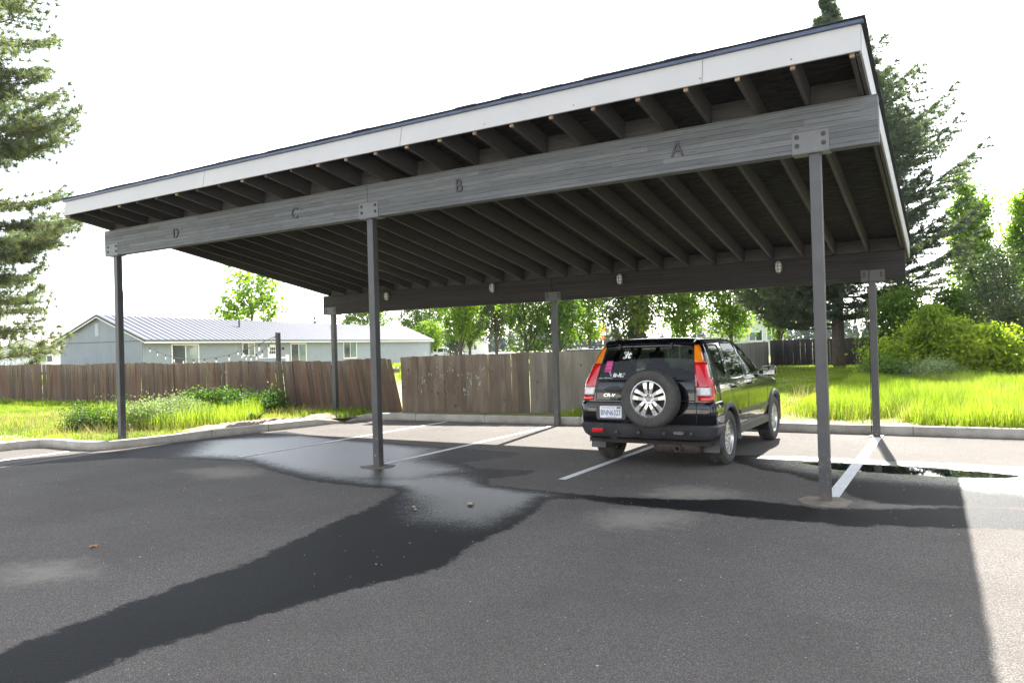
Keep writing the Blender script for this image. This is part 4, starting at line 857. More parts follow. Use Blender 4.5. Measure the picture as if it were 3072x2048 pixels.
# left lawn
P=scatter(90000,-30,-11.55,-.35,5.9); hh=.05+.04*lum(P); hh=np.where((P[:,1]>4.6)&(P[:,0]<-13),.08+.10*lum(P,2),hh); inm=np.hypot((P[:,0]+14.0)/2.2,(P[:,1]-2.6)/1.7)<1; hh=np.where(inm,.16+.30*lum(P,1.5),hh)
bare=(np.abs(P[:,0]+11.6)<.45)&(P[:,1]>1.3)&(P[:,1]<4.3)&(rng.random(len(P))<.8); P=P[~bare];hh=hh[~bare]
blades('lawn_grass',P,hh*rng.uniform(.6,1.3,len(P)),.006,M['grass'])
P=scatter(25000,-30,-13.55,-9,-.4); blades('verge_grass',P,.06*rng.uniform(.6,1.4,len(P)),.007,M['grass'])
P=np.concatenate([scatter(1800,-12.1,-10.4,4.4,5.8),scatter(1200,-6,-4.6,5.85,6.9)]); P=P[P[:,1]>np.where(P[:,0]>-10.6,5.55,4.3)]; blades('corner_grass',P,.13*rng.uniform(.5,1.4,len(P)),.006,M['grass'])
P=scatter(5000,-2.2,6,5.8,12); P=P[P[:,1]>kerby(P[:,0])]; P=P[rng.random(len(P))<.5]; blades('dry_stalks',P,.30*rng.uniform(.5,1.6,len(P)),.0045,M['dry'],lean=.8)
P=scatter(4500,-20,-11.6,-.3,5.8); blades('dry_stalks_left',P,.16*rng.uniform(.5,1.8,len(P)),.0045,M['dry'],lean=.8)
# field behind the fences
P=np.concatenate([scatter(40000,-60,-8.5,16,60)]); P=P[P[:,0]<-6-(P[:,1]-7)*.13]; blades('field_grass',P,.28*lum(P,.5)*rng.uniform(.5,1.3,len(P)),.03,M['grass'])

# far wood: one mass on the skyline
def farwood(n,seed):
    r=np.random.default_rng(seed); VV=[];TT=[]
    for i in range(n):
        ang=r.uniform(-.86,.86); D=r.uniform(190,300); fw=np.array([-.5136,.858]);rt=np.array([.8576,.5135]); c=np.array([1.16,-7.83])+fw*D+rt*D*math.tan(ang)*.83
        h=r.uniform(5,11.5)*(.55+.45*abs(math.sin(ang*9+1))); k=90; t=r.uniform(0,1,k)**.7; R_=(1-t)*h*.2*r.uniform(.8,1.3); a=r.uniform(0,2*PI,k); c3=np.stack([c[0]+R_*np.cos(a),c[1]+R_*np.sin(a),t*h],1)
        s=h*.07*(1.3-t)[:,None]; d1=np.stack([np.cos(a),np.sin(a),-.5+0*a],1)*s*1.2; d2=np.stack([-np.sin(a),np.cos(a),0*a],1)*s
        VV.append(np.stack([c3-d2,c3+d2,c3+d1,c3+np.array([0,0,1.])*s],1)); TT.append(np.full(k*2,r.uniform(.1,.9)))
    V=np.concatenate(VV).reshape(-1,3); n4=len(V)//4; i=np.arange(n4)[:,None]*4; F=np.concatenate([i+np.array([0,1,2]),i+np.array([0,1,3])],1).reshape(-1,3)
    o=npmesh('far_wood',V,F,M['farwood'],None,np.concatenate(TT)); o['kind']='stuff'
farwood(700,5)
# small stuff on the asphalt
def stone(x,y,s,lb,col=(.3,.26,.2)):
    mb=MB(); mb.ico((0,0,s*.45),s,(1,.8,.6),.2); o=mb.build('small_stone',simple('stone',col,.9,var=.3,scale=40),smooth=True); o.location=(x,y,0); tag(o,lb,'stone','small stones in the wet stream')
stone(-3.15,-1.55,.032,'brownish pebble, right one of those in the wet stream'); stone(-3.61,-1.89,.022,'small pebble, left one of the pair in the wet stream'); stone(-3.52,-1.98,.02,'small pebble, right one of the pair in the wet stream')
lf=MB(); star=[]
for k in range(10): a=2*PI*k/10; q=.055 if k%2==0 else .024; star.append((q*math.cos(a),q*math.sin(a)))
lf.add([(0,0,.012)]+[(x,y,.004+.012*(i%2)) for i,(x,y) in enumerate(star)],[(0,i+1,(i+1)%10+1) for i in range(10)]); o=lf.build('fallen_leaf',simple('dry_leaf',(.42,.20,.07),.8,var=.3,scale=30),fix=False); o.location=(-5.17,-4.25,.004); tag(o,'curled orange brown dry leaf on the dry asphalt at left','leaf')
r_=random.Random(5)
mb=MB()
for i in range(700):
    x=r_.uniform(-10,2.5); y=r_.uniform(-6.2,4.8); s=r_.uniform(.002,.006)*(1.6 if r_.random()<.15 else 1); mb.ico((x,y,s*.3),s,(1,r_.uniform(.5,1),.5),.25)
o=mb.build('grit',simple('grit',(.38,.36,.33),.9,var=.4,scale=3)); o['kind']='stuff'

# what stands behind and beside the photographer, seen only in reflections and as light bounced under the roof
ap=gable_house('apartment_house',(14,-20),PI,34,11,5.6,7.8,'two storey pale apartment house behind the photographer',siding_mat('beige_siding',(.62,.60,.56),.2,2),simple('brown_roof',(.12,.10,.09),.9),None,wins=tuple((u,u+1.7,z,z+1.3) for u in (2,7,12,17,22,27) for z in (1.0,3.8)),over=.5)
for i,(b,h,w_) in enumerate((((17.5,-3),8.5,5.5),((16.5,5.5),9.5,5.5),((15.5,13),8.5,5.5),((14.5,21),9,5.5),((13,29),8.5,5.5))):
    decid('yard_tree',b,h,w_,.8,'round',9000,.17,M['leaf_dark'],M['bark'],['yard tree beside the apartment house','second yard tree from the apartment house','middle yard tree of the row right of the lot','fourth yard tree from the apartment house','yard tree at the far end of the row right of the lot'][i],'tree','yard trees right of the lot',nc=90,sig=.45)

for i,(b,h,w_) in enumerate((((8.6,38),11,5),((11.5,34),10.5,5),((14,38),11,6))):
    decid('field_tree',b,h,w_,.6,'round',9000,.17,M['leaf_dark'],M['bark'],['leftmost of the tall trees beyond the right edge of the meadow','middle one of the tall trees beyond the right edge of the meadow','rightmost of the tall trees beyond the right edge of the meadow'][i],'tree','tall trees beyond the meadow',nc=90,sig=.45)
# ============================================================ car
PAINT=None
def paintmat(name,col,fl=.0):
    m,n,out=mk(name); g=G(n); c=g.coord(); f=g.noise(c,2.5,4,.6); d=g.mr(g.math('ADD',g.noise(c,30,4,.7),f),.9,1.4,0,.012)
    base=g.mix(d,col,(.14,.13,.12)); z=g.n('ShaderNodeSeparateXYZ',{0:c}).outputs[2]
    base=g.mix(g.mr(g.math('ADD',z,g.math('MULTIPLY',f,.2)),.45,.8,.06,0),base,(.11,.10,.09))
    p=g.n('ShaderNodeBsdfPrincipled',{'Base Color':base,'Roughness':g.mr(f,.3,.7,.16,.28),'Coat Weight':1.,'Coat Roughness':.015,'Specular IOR Level':.1,'Metallic':0.})
    n.links.new(p.outputs[0],out.inputs[0]); return m
M['paint_black']=paintmat('black_paint',(.003,.0035,.006)); M['paint_white']=paintmat('white_paint',(.72,.72,.72))
M['clad']=simple('grey_cladding',(.045,.045,.05),.45,var=.2,scale=6,bump=.05); M['tyre']=simple('tyre_rubber',(.055,.052,.049),.8,var=.35,scale=12,bump=.3)
M['alloy']=simple('alloy',(.55,.55,.54),.28,metal=.75,var=.12,scale=14); M['under']=simple('underbody',(.03,.025,.022),.9,var=.4); M['rust']=simple('rusty_steel',(.055,.042,.034),.8,var=.5,scale=14)
M['glass_dark']=glassmat('tinted_glass',(.16,.19,.18)); M['glass']=glassmat('car_glass',(.62,.72,.66)); 
M['lampred']=simple('red_lens',(.55,.008,.012),.12,var=.25,scale=9,coat=1.,**{'Emission Strength':0.}); M['lampamber']=simple('amber_lens',(.75,.20,.01),.12,var=.2,scale=9,coat=1.); M['lampwhite']=simple('clear_lens',(.62,.60,.60),.15,var=.2,scale=40,coat=1.)
M['seat']=simple('seat_cloth',(.30,.32,.30),.9,var=.1,scale=6); M['interior']=simple('interior',(.035,.037,.04),.8,var=.2); M['bluecloth']=simple('navy_cloth',(.02,.035,.10),.9,var=.4,scale=5)
M['platewhite']=simple('plate_face',(.72,.75,.80),.4,var=.04); M['plateblue']=simple('plate_blue',(.035,.07,.16),.5); M['platered']=simple('plate_red',(.55,.10,.08),.5); M['pink']=simple('pink_sticker',(.62,.06,.26),.5); M['stick']=simple('white_sticker',(.78,.78,.76),.5,var=.02)
M['chrome']=simple('chrome',(.7,.7,.7),.12,metal=1.,var=.03); M['mirror']=simple('mirror_glass',(.35,.37,.38),.03,metal=1.,var=.02)

ROWS=[(.36,.82,-.70,3.26,.10,.30),(.46,.865,-.735,3.42,.12,.36),(.60,.885,-.75,3.47,.12,.38),(.75,.888,-.75,3.475,.12,.38),(.88,.885,-.745,3.44,.12,.38),(.95,.88,-.74,3.36,.12,.38),(1.00,.875,-.732,3.05,.12,.35),(1.04,.87,-.726,2.66,.12,.30),(1.08,.86,-.718,2.30,.12,.2),(1.14,.838,-.70,2.18,.12,.16),(1.25,.803,-.655,2.00,.12,.15),(1.38,.758,-.595,1.79,.12,.15),(1.50,.712,-.535,1.59,.12,.15),(1.57,.675,-.495,1.45,.13,.16),(1.61,.63,-.47,1.33,.16,.18),(1.635,.55,-.42,1.15,.2,.22),(1.65,.42,-.30,.95,.2,.22),(1.658,.25,-.1,.7,.12,.12)]
_rz=[r[0] for r in ROWS]
def rowi(z,k): return float(np.interp(z,_rz,[r[k] for r in ROWS]))
def plan(z):
    w_,r,f,rc,fc=[rowi(z,k) for k in range(1,6)]; pts=[]
    wr=w_-rc
    for i in range(9): x=wr*i/8; pts.append((x, r+.035*(x/w_)**2))
    yb=r+.035*(wr/w_)**2
    for i in range(1,6): a=PI/2*i/6; pts.append((wr+rc*math.sin(a), yb+rc*(1-math.cos(a))))
    bul=.16*min(1,(f-r)/3); ye=f-bul-fc
    for i in range(31): t=i/30; y=(yb+rc)+(ye-yb-rc)*t; pts.append((w_-(.035*max(0,(t-.72)/.28)**2)-.012*max(0,(.1-t)/.1)**2,y))
    wf=w_-.035
    for i in range(1,6): a=PI/2*i/6; pts.append((wf-fc*(1-math.cos(a)), ye+fc*math.sin(a)))
    for i in range(9): x=(wf-fc)*(1-i/8); pts.append((x, ye+fc+bul*(1-(x/max(.01,wf-fc))**2)))
    return pts
def rear_y(x,z):
    return rowi(z,2)+.035*(x/rowi(z,1))**2
def side_x(y,z):
    p=plan(z); best=None
    for a,b in zip(p,p[1:]):
        if min(a[1],b[1])-1e-6<=y<=max(a[1],b[1])+1e-6 and abs(b[1]-a[1])>1e-6:
            t=(y-a[1])/(b[1]-a[1]); x=a[0]+(b[0]-a[0])*t; best=x if best is None else max(best,x)
    return best if best else rowi(z,1)
def dense_rows():
    zs=[]
    for a,b in zip(_rz,_rz[1:]):
        k=max(1,int(round((b-a)/.05))); zs+=[a+(b-a)*i/k for i in range(k)]
    return zs+[_rz[-1]]
def shell():
    bm=bmesh.new(); rings=[]
    for z in dense_rows():
        p=plan(z); ring=[bm.verts.new((x,y,z)) for x,y in p]; ring+= [bm.verts.new((-x,y,z)) for x,y in p[-2:0:-1]]; rings.append(ring)
    n=len(rings[0])
    for a,b in zip(rings,rings[1:]):
        for j in range(n): bm.faces.new((a[j],a[(j+1)%n],b[(j+1)%n],b[j]))
    bm.faces.new(rings[-1]); bmesh.ops.recalc_face_normals(bm,faces=bm.faces); return bm
def inside(p,poly):
    c=False;n=len(poly)
    for i in range(n):
        a=poly[i];b=poly[(i+1)%n]
        if (a[1]>p[1])!=(b[1]>p[1]) and p[0]<(b[0]-a[0])*(p[1]-a[1])/(b[1]-a[1])+a[0]: c=not c
    return c
def carve(bm,poly,ax,cond):
    """cut the shell along a polygon seen from the side (ax 'yz') or the rear ('xz'); returns faces inside"""
    i,j=(1,2) if ax=='yz' else (0,2); lo=[min(p[k] for p in poly)-.02 for k in (0,1)]; hi=[max(p[k] for p in poly)+.02 for k in (0,1)]
    def sel():
        out=[]
        for f in bm.faces:
            c=f.calc_center_median()
            if not cond(c): continue
            us=[v.co[i] for v in f.verts]; vs=[v.co[j] for v in f.verts]
            if max(us)<lo[0] or min(us)>hi[0] or max(vs)<lo[1] or min(vs)>hi[1]: continue
            out.append(f)
        return out
    for a,b in zip(poly,poly[1:]+poly[:1]):
        fs=sel(); no=[0,0,0]; no[i]=b[1]-a[1]; no[j]=-(b[0]-a[0]); co=[0,0,0]; co[i]=a[0]; co[j]=a[1]
        if not fs: continue
        g_=list({v for f in fs for v in f.verts})+list({e for f in fs for e in f.edges})+fs
        bmesh.ops.bisect_plane(bm,geom=g_,dist=1e-5,plane_co=co,plane_no=no)
    return [f for f in sel() if inside((f.calc_center_median()[i],f.calc_center_median()[j]),poly)]
def extract(bm,faces,name,mat,parent,off=0.,delete=True):
    vs={};nb=bmesh.new()
    for f in faces:
        l=[]
        for v in f.verts:
            if v not in vs:
                q=nb.verts.new(v.co+v.normal*off); vs[v]=q
            l.append(vs[v])
        try: nb.faces.new(l)
        except ValueError: pass
    me=bpy.data.meshes.new(name); bmesh.ops.recalc_face_normals(nb,faces=nb.faces); 
    # keep normals facing out as on the shell
    nb.to_mesh(me); nb.free(); me.shade_smooth(); me.set_sharp_from_angle(angle=math.radians(38)); o=link(name,me,mat,parent)
    if delete: bmesh.ops.delete(bm,geom=faces,context='FACES')
    return o
def circ(cy,cz,r,n=26): return [(cy+r*math.cos(2*PI*k/n),cz+r*math.sin(2*PI*k/n)) for k in range(n)]
def rpoly(pts,r=.03,k=3):
    out=[];n=len(pts)
    for i in range(n):
        p=Vector(pts[i]);a=Vector(pts[i-1]);b=Vector(pts[(i+1)%n]); da=(a-p);db=(b-p); rr=min(r,da.length*.4,db.length*.4); s=p+da.normalized()*rr; e=p+db.normalized()*rr
        for t in [q/k for q in range(k+1)]: v=s*(1-t)**2+p*2*t*(1-t)+e*t*t; out.append((v.x,v.y))
    return out
def wheel(name,parent,cx,cy,cz,side,spare=False):
    """axis along x; side +1 outer face toward +x"""
    w_=empty(name,(cx,cy,cz)); w_.parent=parent
    if spare: w_.rotation_euler=(0,0,-PI/2); side=1
    if side<0: w_.rotation_euler=(0,0,PI)
    R=.348
    prof=[(-.09,.215),(-.105,.235),(-.112,.29),(-.105,.325),(-.085,.343),(-.04,.3475),(.04,.3475),(.085,.343),(.105,.325),(.112,.29),(.105,.235),(.088,.218),(.07,.205)]
    mb=MB(); mb.lathe(prof,56); t=mb.build('tyre',M['tyre'],w_,smooth=True,angle=50)
    mb=MB()
    for k in range(72):
        a=2*PI*k/72
        for s in (-1,1):
            mb.box((s*.03 if s>0 else -.088,-.005,.344),(.088 if s>0 else -.03,.005,.3515),Matrix.Rotation(a+(.03*s),4,'X'))
    for xx in (-.012,.012): mb.lathe([(xx-.006,.346),(xx-.006,.351),(xx+.006,.351),(xx+.006,.346)],48)
    mb.build('tread',M['tyre'],t)
    mb=MB(); mb.lathe([(.075,.218),(.092,.222),(.095,.212),(.085,.205),(.055,.196),(.02,.192),(-.06,.19),(-.06,.215)],48); 
    rim=mb.build('rim',M['alloy'],w_,smooth=True,angle=40)
    mb=MB()
    for k in range(5):
        for s in (-1,1):
            a=2*PI*k/5; Mx=Matrix.Rotation(a,4,'X')
            # two near-parallel bars make one split spoke
            yi,yo=s*.024,s*.046; wi,wo=.019,.030
            P=[]
            for (r_,yc,hw,x) in ((.055,yi,wi,.070),(.12,(yi+yo)/2,.021,.076),(.203,yo,wo,.068)):
                for dx,sc in ((0,1),( -.03,1.1)):
                    for q in (-1,1): P.append(Mx@Vector((x+dx,yc+q*hw*sc,r_)))
            fs=[]
            for b_ in (0,4): fs+=[(b_,b_+1,b_+5,b_+4),(b_+2,b_+3,b_+7,b_+6),(b_,b_+2,b_+6,b_+4),(b_+1,b_+3,b_+7,b_+5)]
            mb.add(P,fs)
    mb.lathe([(.03,.07),(.068,.07),(.073,.062),(.066,.034),(.06,.030),(.045,.028),(.02,.0)],30)
    mb.build('spokes',M['alloy'],rim,bevel=.003)
    mb=MB(); mb.lathe([(.01,.19),(.01,0)],32); 
    if not spare: mb.lathe([(.018,.14),(.018,.02)],24)
    mb.build('brake_disc',M['under'],w_)
    for k in range(5): a=2*PI*(k+.5)/5; mb=MB(); mb.lathe([(.06,.0105),(.080,.0105),(.082,.0)],8,Matrix.Translation((0,.048*math.sin(a),.048*math.cos(a)))); mb.build('wheel_nut',M['chrome'],w_)
    return w_
def ustrip(rings,name,mat,parent,ymax=-.40,n=None,smooth=True,bevel=0):
    """rings: list of (z, outward offset); wraps the rear from one wheel arch to the other"""
    vs=[];k=0
    for z,off in rings:
        p=plan(min(z,1.6)); q=p[:16]+[(side_x(ymax,min(z,1.6)),ymax)]; line=[(-x,y) for x,y in q[::-1]]+q[1:]; k=len(line)
        for i,(x,y) in enumerate(line):
            a=Vector(line[max(i-1,0)]);b=Vector(line[min(i+1,k-1)]);t=(b-a).normalized();nn=Vector((t.y,-t.x)); vs.append((x+nn.x*off,y+nn.y*off,z))
    m=len(rings); mb=MB(); mb.add(vs,[(i*k+j,i*k+j+1,(i+1)*k+j+1,(i+1)*k+j) for i in range(m-1) for j in range(k-1)]+[tuple(i*k for i in range(m)),tuple(i*k+k-1 for i in range(m))]); return mb.build(name,mat,parent,smooth=smooth,angle=40)
def make_car(loc,rzr,paint,label,rear=True,name='parked_car'):
    car=empty(name,loc,rzr,label,'car'); bm=shell(); side=lambda s:(lambda c:c.x*s>.45)
    gl={}
    W_={'front_side_window':rpoly([(.985,1.115),(1.90,1.115),(1.36,1.555),(1.02,1.565)],.03),
        'rear_side_window':rpoly([(.17,1.115),(.90,1.115),(.935,1.565),(.30,1.565)],.03),
        'quarter_window':rpoly([(-.02,1.13),(.06,1.19),(.15,1.545),(-.30,1.54),(-.345,1.36),(-.30,1.27)],.05)}
    for s in (-1,1):
        for nme,pl in W_.items():
            big=[(sum(p[0] for p in pl)/len(pl)+(q[0]-sum(p[0] for p in pl)/len(pl))*1.0,q[1]) for q in pl]
            fs=carve(bm,pl,'yz',side(s)); bm.normal_update(); 
            o=extract(bm,fs,nme,M['glass'] if nme[0]=='f' else M['glass_dark'],car,-.004)
            # rubber seal round the opening
            mb=MB(); pts=[(s*(side_x(y,z)+.001),y,z) for y,z in pl]; mb.tube(pts+[pts[0]],.0075,5,cap=False); mb.build('window_seal',M['black'],o,smooth=True)
        for cy in (0,2.62):
            fs=carve(bm,circ(cy,.345,.405),'yz',lambda c:c.x*s>.3 and c.z<.95); bmesh.ops.delete(bm,geom=fs,context='FACES')
    # windscreen
    fs=carve(bm,rpoly([(-.66,1.12),(.66,1.12),(.56,1.55),(-.56,1.55)],.05),'xz',lambda c:c.y>1.2); bm.normal_update(); extract(bm,fs,'windscreen',M['glass'],car,-.004)
    # lamps at the rear corners
    for s in (-1,1):
        poly=[(s*.705,.865),(s*1.0,.865),(s*1.0,1.545),(s*.60,1.545),(s*.645,1.25)]
        fs=carve(bm,poly,'xz',lambda c:c.y<rowi(c.z,2)+.19 and c.x*s>.4 and c.z>.8)
        fs=[f for f in fs if f.calc_center_median().y<rowi(f.calc_center_median().z,2)+.115-.06*max(0,(f.calc_center_median().z-1.0)/.5)]
        bm.normal_update()
        nb=bmesh.new(); vs={}
        for f in fs:
            l=[]
            for v in f.verts:
                if v not in vs: vs[v]=nb.verts.new(v.co+v.normal*.012)
                l.append(vs[v])
            nb.faces.new(l)
        for z in (1.335,1.115,1.035,.925): bmesh.ops.bisect_plane(nb,geom=nb.verts[:]+nb.edges[:]+nb.faces[:],plane_co=(0,0,z),plane_no=(0,0,1))
        groups={'red':[], 'amber_lens':[], 'reverse_lens':[]}
        nb.normal_update()
        for f in nb.faces:
            c=f.calc_center_median(); k='amber_lens' if c.z>1.335 else ('reverse_lens' if .925<c.z<1.035 and c.y<rowi(c.z,2)+.055 else 'red'); groups[k].append(f)
        lamp=extract(nb,groups['red'],'tail_lamp',M['lampred'],car,0,False); extract(nb,groups['amber_lens'],'amber_lens',M['lampamber'],lamp,0,False); extract(nb,groups['reverse_lens'],'reverse_lens',M['lampwhite'],lamp,0,False)
        for o in [lamp]+children(lamp):
            so_=o.modifiers.new('thick','SOLIDIFY'); so_.thickness=.02; so_.offset=-1
        nb.free()
        for z in (1.335,1.035,.925):
            mb=MB(); pts=[(s*x,rear_y(min(x,rowi(z,1)-.11),z)-.014+max(0,x-rowi(z,1)+.11)**2*2.2,z) for x in np.linspace(.70-.11*max(0,(z-.87)/.68),rowi(z,1)-.02,8)]; mb.tube(pts,.0035,4); mb.build('lens_divider',M['black'],lamp)
    # rear window
    RWp=rpoly([(-.66,1.125),(.66,1.125),(.62,1.35),(.58,1.535),(-.58,1.535),(-.62,1.35)],.035)
    fs=carve(bm,RWp,'xz',lambda c:c.y<-.3 and abs(c.x)<.9); bm.normal_update(); rw=extract(bm,fs,'rear_window',M['glass_dark'],car,-.003)
    # underside and wheel housings
    ob=bpy.data.meshes.new('body'); 
    for f in bm.faces:
        c=f.calc_center_median(); f.smooth=True
    bm.normal_update(); bm.to_mesh(ob); bm.free(); ob.set_sharp_from_angle(angle=math.radians(42)); body=link('body',ob,paint,car); so_=body.modifiers.new('thick','SOLIDIFY'); so_.thickness=.012; so_.offset=-1
    mb=MB(); mb.box((-.80,-.62,.30),(.80,-.42,.40)); mb.box((-.62,-.42,.30),(.62,3.1,.42)); mb.box((-.62,-.66,.42),(.62,3.1,.60)); mb.box((-.81,.44,.36),(.81,2.18,.44)); mb.build('underbody',M['under'],car)
    for s in (-1,1):
        for cy in (0,2.62):
            mb=MB(); vs=[];n=18
            for x in (.60,.868):
                for k in range(n+1): a=PI*(-.12+1.24*k/n); vs.append((s*x,cy+.41*math.cos(a),.345+.41*math.sin(a)))
            mb.add(vs,[(k,k+1,k+n+2,k+n+1) for k in range(n)]+[tuple(range(n+1))]); mb.build('wheel_housing',M['black'],car,smooth=True)
            mb=MB(); vs=[];n=26; prof=[(.392,.86),(.398,.905),(.425,.915),(.455,.905),(.47,.882)]
            for r_,x in prof:
                for k in range(n+1):
                    a=PI*(-.05+1.10*k/n); yy=cy+r_*math.cos(a); zz=.345+r_*math.sin(a); vs.append((s*(x-.02*max(0,math.sin(a)-.85)-(.035 if cy>1 and math.cos(a)>.6 else 0)*(math.cos(a)-.6)/.4),yy,zz))
            mb.add(vs,[(i*(n+1)+k,i*(n+1)+k+1,(i+1)*(n+1)+k+1,(i+1)*(n+1)+k) for i in range(len(prof)-1) for k in range(n)]); mb.build('arch_flare',M['clad'],car,smooth=True)
        # sill and door strip
        mb=MB(); mb.box((min(s*.80,s*.892),.47,.335),(max(s*.80,s*.892),2.16,.455)); mb.build('sill',M['clad'],car,bevel=.02)
        mb=MB(); mb.box((min(s*.882,s*.902),.50,.60),(max(s*.882,s*.902),2.10,.655)); mb.build('door_strip',M['clad'],car,bevel=.008)
        # shut lines
        for pl in ([(.965,.46),(.965,.75),(.955,1.09),(.985,1.57)],[(2.12,.46),(2.14,.8),(2.10,1.06)],[(.50,.50),(.46,.62),(.40,.74),(.22,.86),(.12,.98),(.10,1.08),(.16,1.3),(.22,1.58)]):
            pts=[]
            for (a,b) in zip(pl,pl[1:]):
                for t in (0,.25,.5,.75): y=a[0]+(b[0]-a[0])*t; z=a[1]+(b[1]-a[1])*t; pts.append((s*(side_x(y,z)-.0005),y,z))
            mb=MB(); mb.tube(pts,.0035,4); mb.build('shut_line',M['black'],car)
        mb=MB(); pts=[(s*(side_x(y,1.592)+.003),y,1.592) for y in np.linspace(-.25,1.28,14)]; mb.tube(pts,.008,6); mb.build('roof_moulding',M['black'],car)
        for hy in (.30,1.13):
            mb=MB(); x=side_x(hy,.985); mb.tube([(s*(x+.0),hy-.085,.985),(s*(x+.03),hy-.07,.987),(s*(x+.036),hy,.988),(s*(x+.03),hy+.07,.987),(s*x,hy+.085,.985)],.013,7); mb.build('door_handle',paint,car,smooth=True)
        # mirror
        mb=MB(); mb.box((-.10,-.055,-.075),(.10,.055,.075)); me=mb.mesh('mirror_housing'); o=link('mirror_housing',me,paint,car); o.location=(s*1.0,1.80,1.13); b_=o.modifiers.new('b','BEVEL'); b_.width=.04; b_.segments=4; me.shade_smooth()
        mb=MB(); mb.box((-.082,-.0605,-.058),(.082,-.056,.058)); mb.build('mirror_glass',M['mirror'],o,bevel=.012)
        mb=MB(); mb.tube([(-s*.15,.0,-.02),(-s*.08,0,-.01)],.03,8); mb.build('mirror_arm',M['black'],o)
        wheel('wheel',car,s*.775,0,.348,s); wheel('wheel',car,s*.775,2.62,.348,s)
        mb=MB(); mb.add([(s*.66,-.40,.50),(s*.885,-.40,.50),(s*.875,-.45,.20),(s*.665,-.45,.20),(s*.66,-.415,.50),(s*.885,-.415,.50),(s*.875,-.465,.20),(s*.665,-.465,.20)],[(0,1,2,3),(7,6,5,4),(0,4,5,1),(1,5,6,2),(2,6,7,3),(3,7,4,0)]); mb.build('mud_flap',M['clad'],car,bevel=.004)
        mb=MB(); mb.box((-.12,-.02,-.06),(.12,.02,.06)); h=mb.build('headlamp',M['lampwhite'],car,bevel=.015); h.location=(s*.66,3.28,.80); h.rotation_euler=(0,0,-s*.45)
    # bumpers
    ustrip([(.37,-.03),(.385,.02),(.42,.045),(.50,.055),(.545,.06),(.565,.04),(.575,-.02)],'bumper_cladding',M['clad'],car,ymax=-.36)
    ustrip([(.565,.02),(.58,.030),(.70,.038),(.80,.034),(.835,.02),(.85,-.01)],'rear_bumper',paint,car,ymax=-.36)
    mb=MB(); mb.box((-.72,3.40,.40),(.72,3.50,.62)); mb.build('front_bumper',M['clad'],car,bevel=.04)
    mb=MB(); mb.box((-.35,3.36,.70),(.35,3.47,.82)); mb.build('grille',M['black'],car,bevel=.02)
    # interior
    it=MB(); it.box((-.76,-.60,.60),(.76,2.3,.66)); it.box((-.74,1.72,.66),(.74,2.25,1.04)); it.build('dashboard',M['interior'],car,bevel=.03)
    for (x,y) in ((-.37,.95),(.37,.95)):
        mb=MB(); mb.box((-.25,-.05,.66),(.25,.5,.82),Matrix.Translation((x,y,0))); o=mb.build('seat',M['seat'],car,bevel=.05)
        mb=MB(); Mx=Matrix.Translation((x,y-.05,.78))@Matrix.Rotation(.22,4,'X'); mb.add([tuple(Mx@Vector(v)) for v in [(-.25,-.06,0),(.25,-.06,0),(.25,.06,0),(-.25,.06,0),(-.24,-.06,.35),(.24,-.06,.35),(.24,.06,.35),(-.24,.06,.35),(-.16,-.05,.52),(.16,-.05,.52),(.16,.05,.52),(-.16,.05,.52)]],[(0,1,5,4),(1,2,6,5),(2,3,7,6),(3,0,4,7),(4,5,9,8),(5,6,10,9),(6,7,11,10),(7,4,8,11),(8,9,10,11)]); mb.build('seat_back',M['seat'],o,bevel=.03)
        mb=MB(); mb.box((-.12,-.05,.54),(.12,.05,.70),Mx); mb.build('head_rest',M['seat'],o,bevel=.04)
    mb=MB(); mb.box((-.66,.02,.66),(.66,.5,.84)); mb.box((-.66,-.10,.80),(.66,.06,1.16)); o=mb.build('rear_bench',M['interior'],car,bevel=.04)
    mb=MB(); mb.add([(-.72,-.55,1.12),(.72,-.55,1.12),(.72,-.12,1.16),(-.72,-.12,1.16),(0,-.56,1.19),(0.1,-.12,1.26)],[(0,4,5,3),(4,1,2,5),(0,1,4),(3,5,2)]); mb.build('cargo_cover',M['bluecloth'],car,smooth=True)
    mb=MB(); mb.lathe([(0,.17),(.015,.185),(.03,.17),(.015,.155),(0,.17)],24,Matrix.Translation((-.37,1.62,1.03))@Matrix.Rotation(-.45,4,'X'),'Y'); mb.build('steering_wheel',M['interior'],car,smooth=True)
    mb=MB(); mb.box((-.11,1.42,1.40),(.11,1.45,1.47)); mb.build('inner_mirror',M['interior'],car,bevel=.01)
    if not rear: return car
    # tailgate details
    def rm(x,z,out=.004):
        ny_=Vector((0,-(rear_y(0,z+.02)-rear_y(0,z-.02))*-1,0)); sl=(rear_y(0,z+.03)-rear_y(0,z-.03))/.06
        return Matrix.Translation((x,rear_y(x,z)-out,z)) @ Matrix.Rotation(-math.atan(sl),4,'X') @ FR
    mb=MB()
    def rt(pts,r=.004,out=.0005): mb.tube([(x,rear_y(x,z)-out,z) for x,z in pts],r,4,cap=False)
    def lerpn(pts,k=8):
        o=[]
        for a,b in zip(pts,pts[1:]): o+=[(a[0]+(b[0]-a[0])*i/k,a[1]+(b[1]-a[1])*i/k) for i in range(k)]
        return o+[pts[-1]]
    rt(lerpn([(-.64,1.10),(.64,1.10)]),.007); rt(lerpn([(-.665,.86),(-.655,1.0),(-.61,1.2)]),.005); rt(lerpn([(.665,.60),(.665,1.0),(.605,1.22)]),.006); rt(lerpn([(-.67,.865),(.67,.865)]),.005)
    rt(lerpn([(.69,.60),(.69,.85)]),.004,.04)
    mb.build('tailgate_gap',M['black'],car)
    mb=MB(); pts=[(x,rear_y(x,z)-.002,z) for x,z in RWp]; mb.tube(pts+[pts[0]],.009,5,cap=False); mb.build('glass_seal',M['black'],rw,smooth=True)
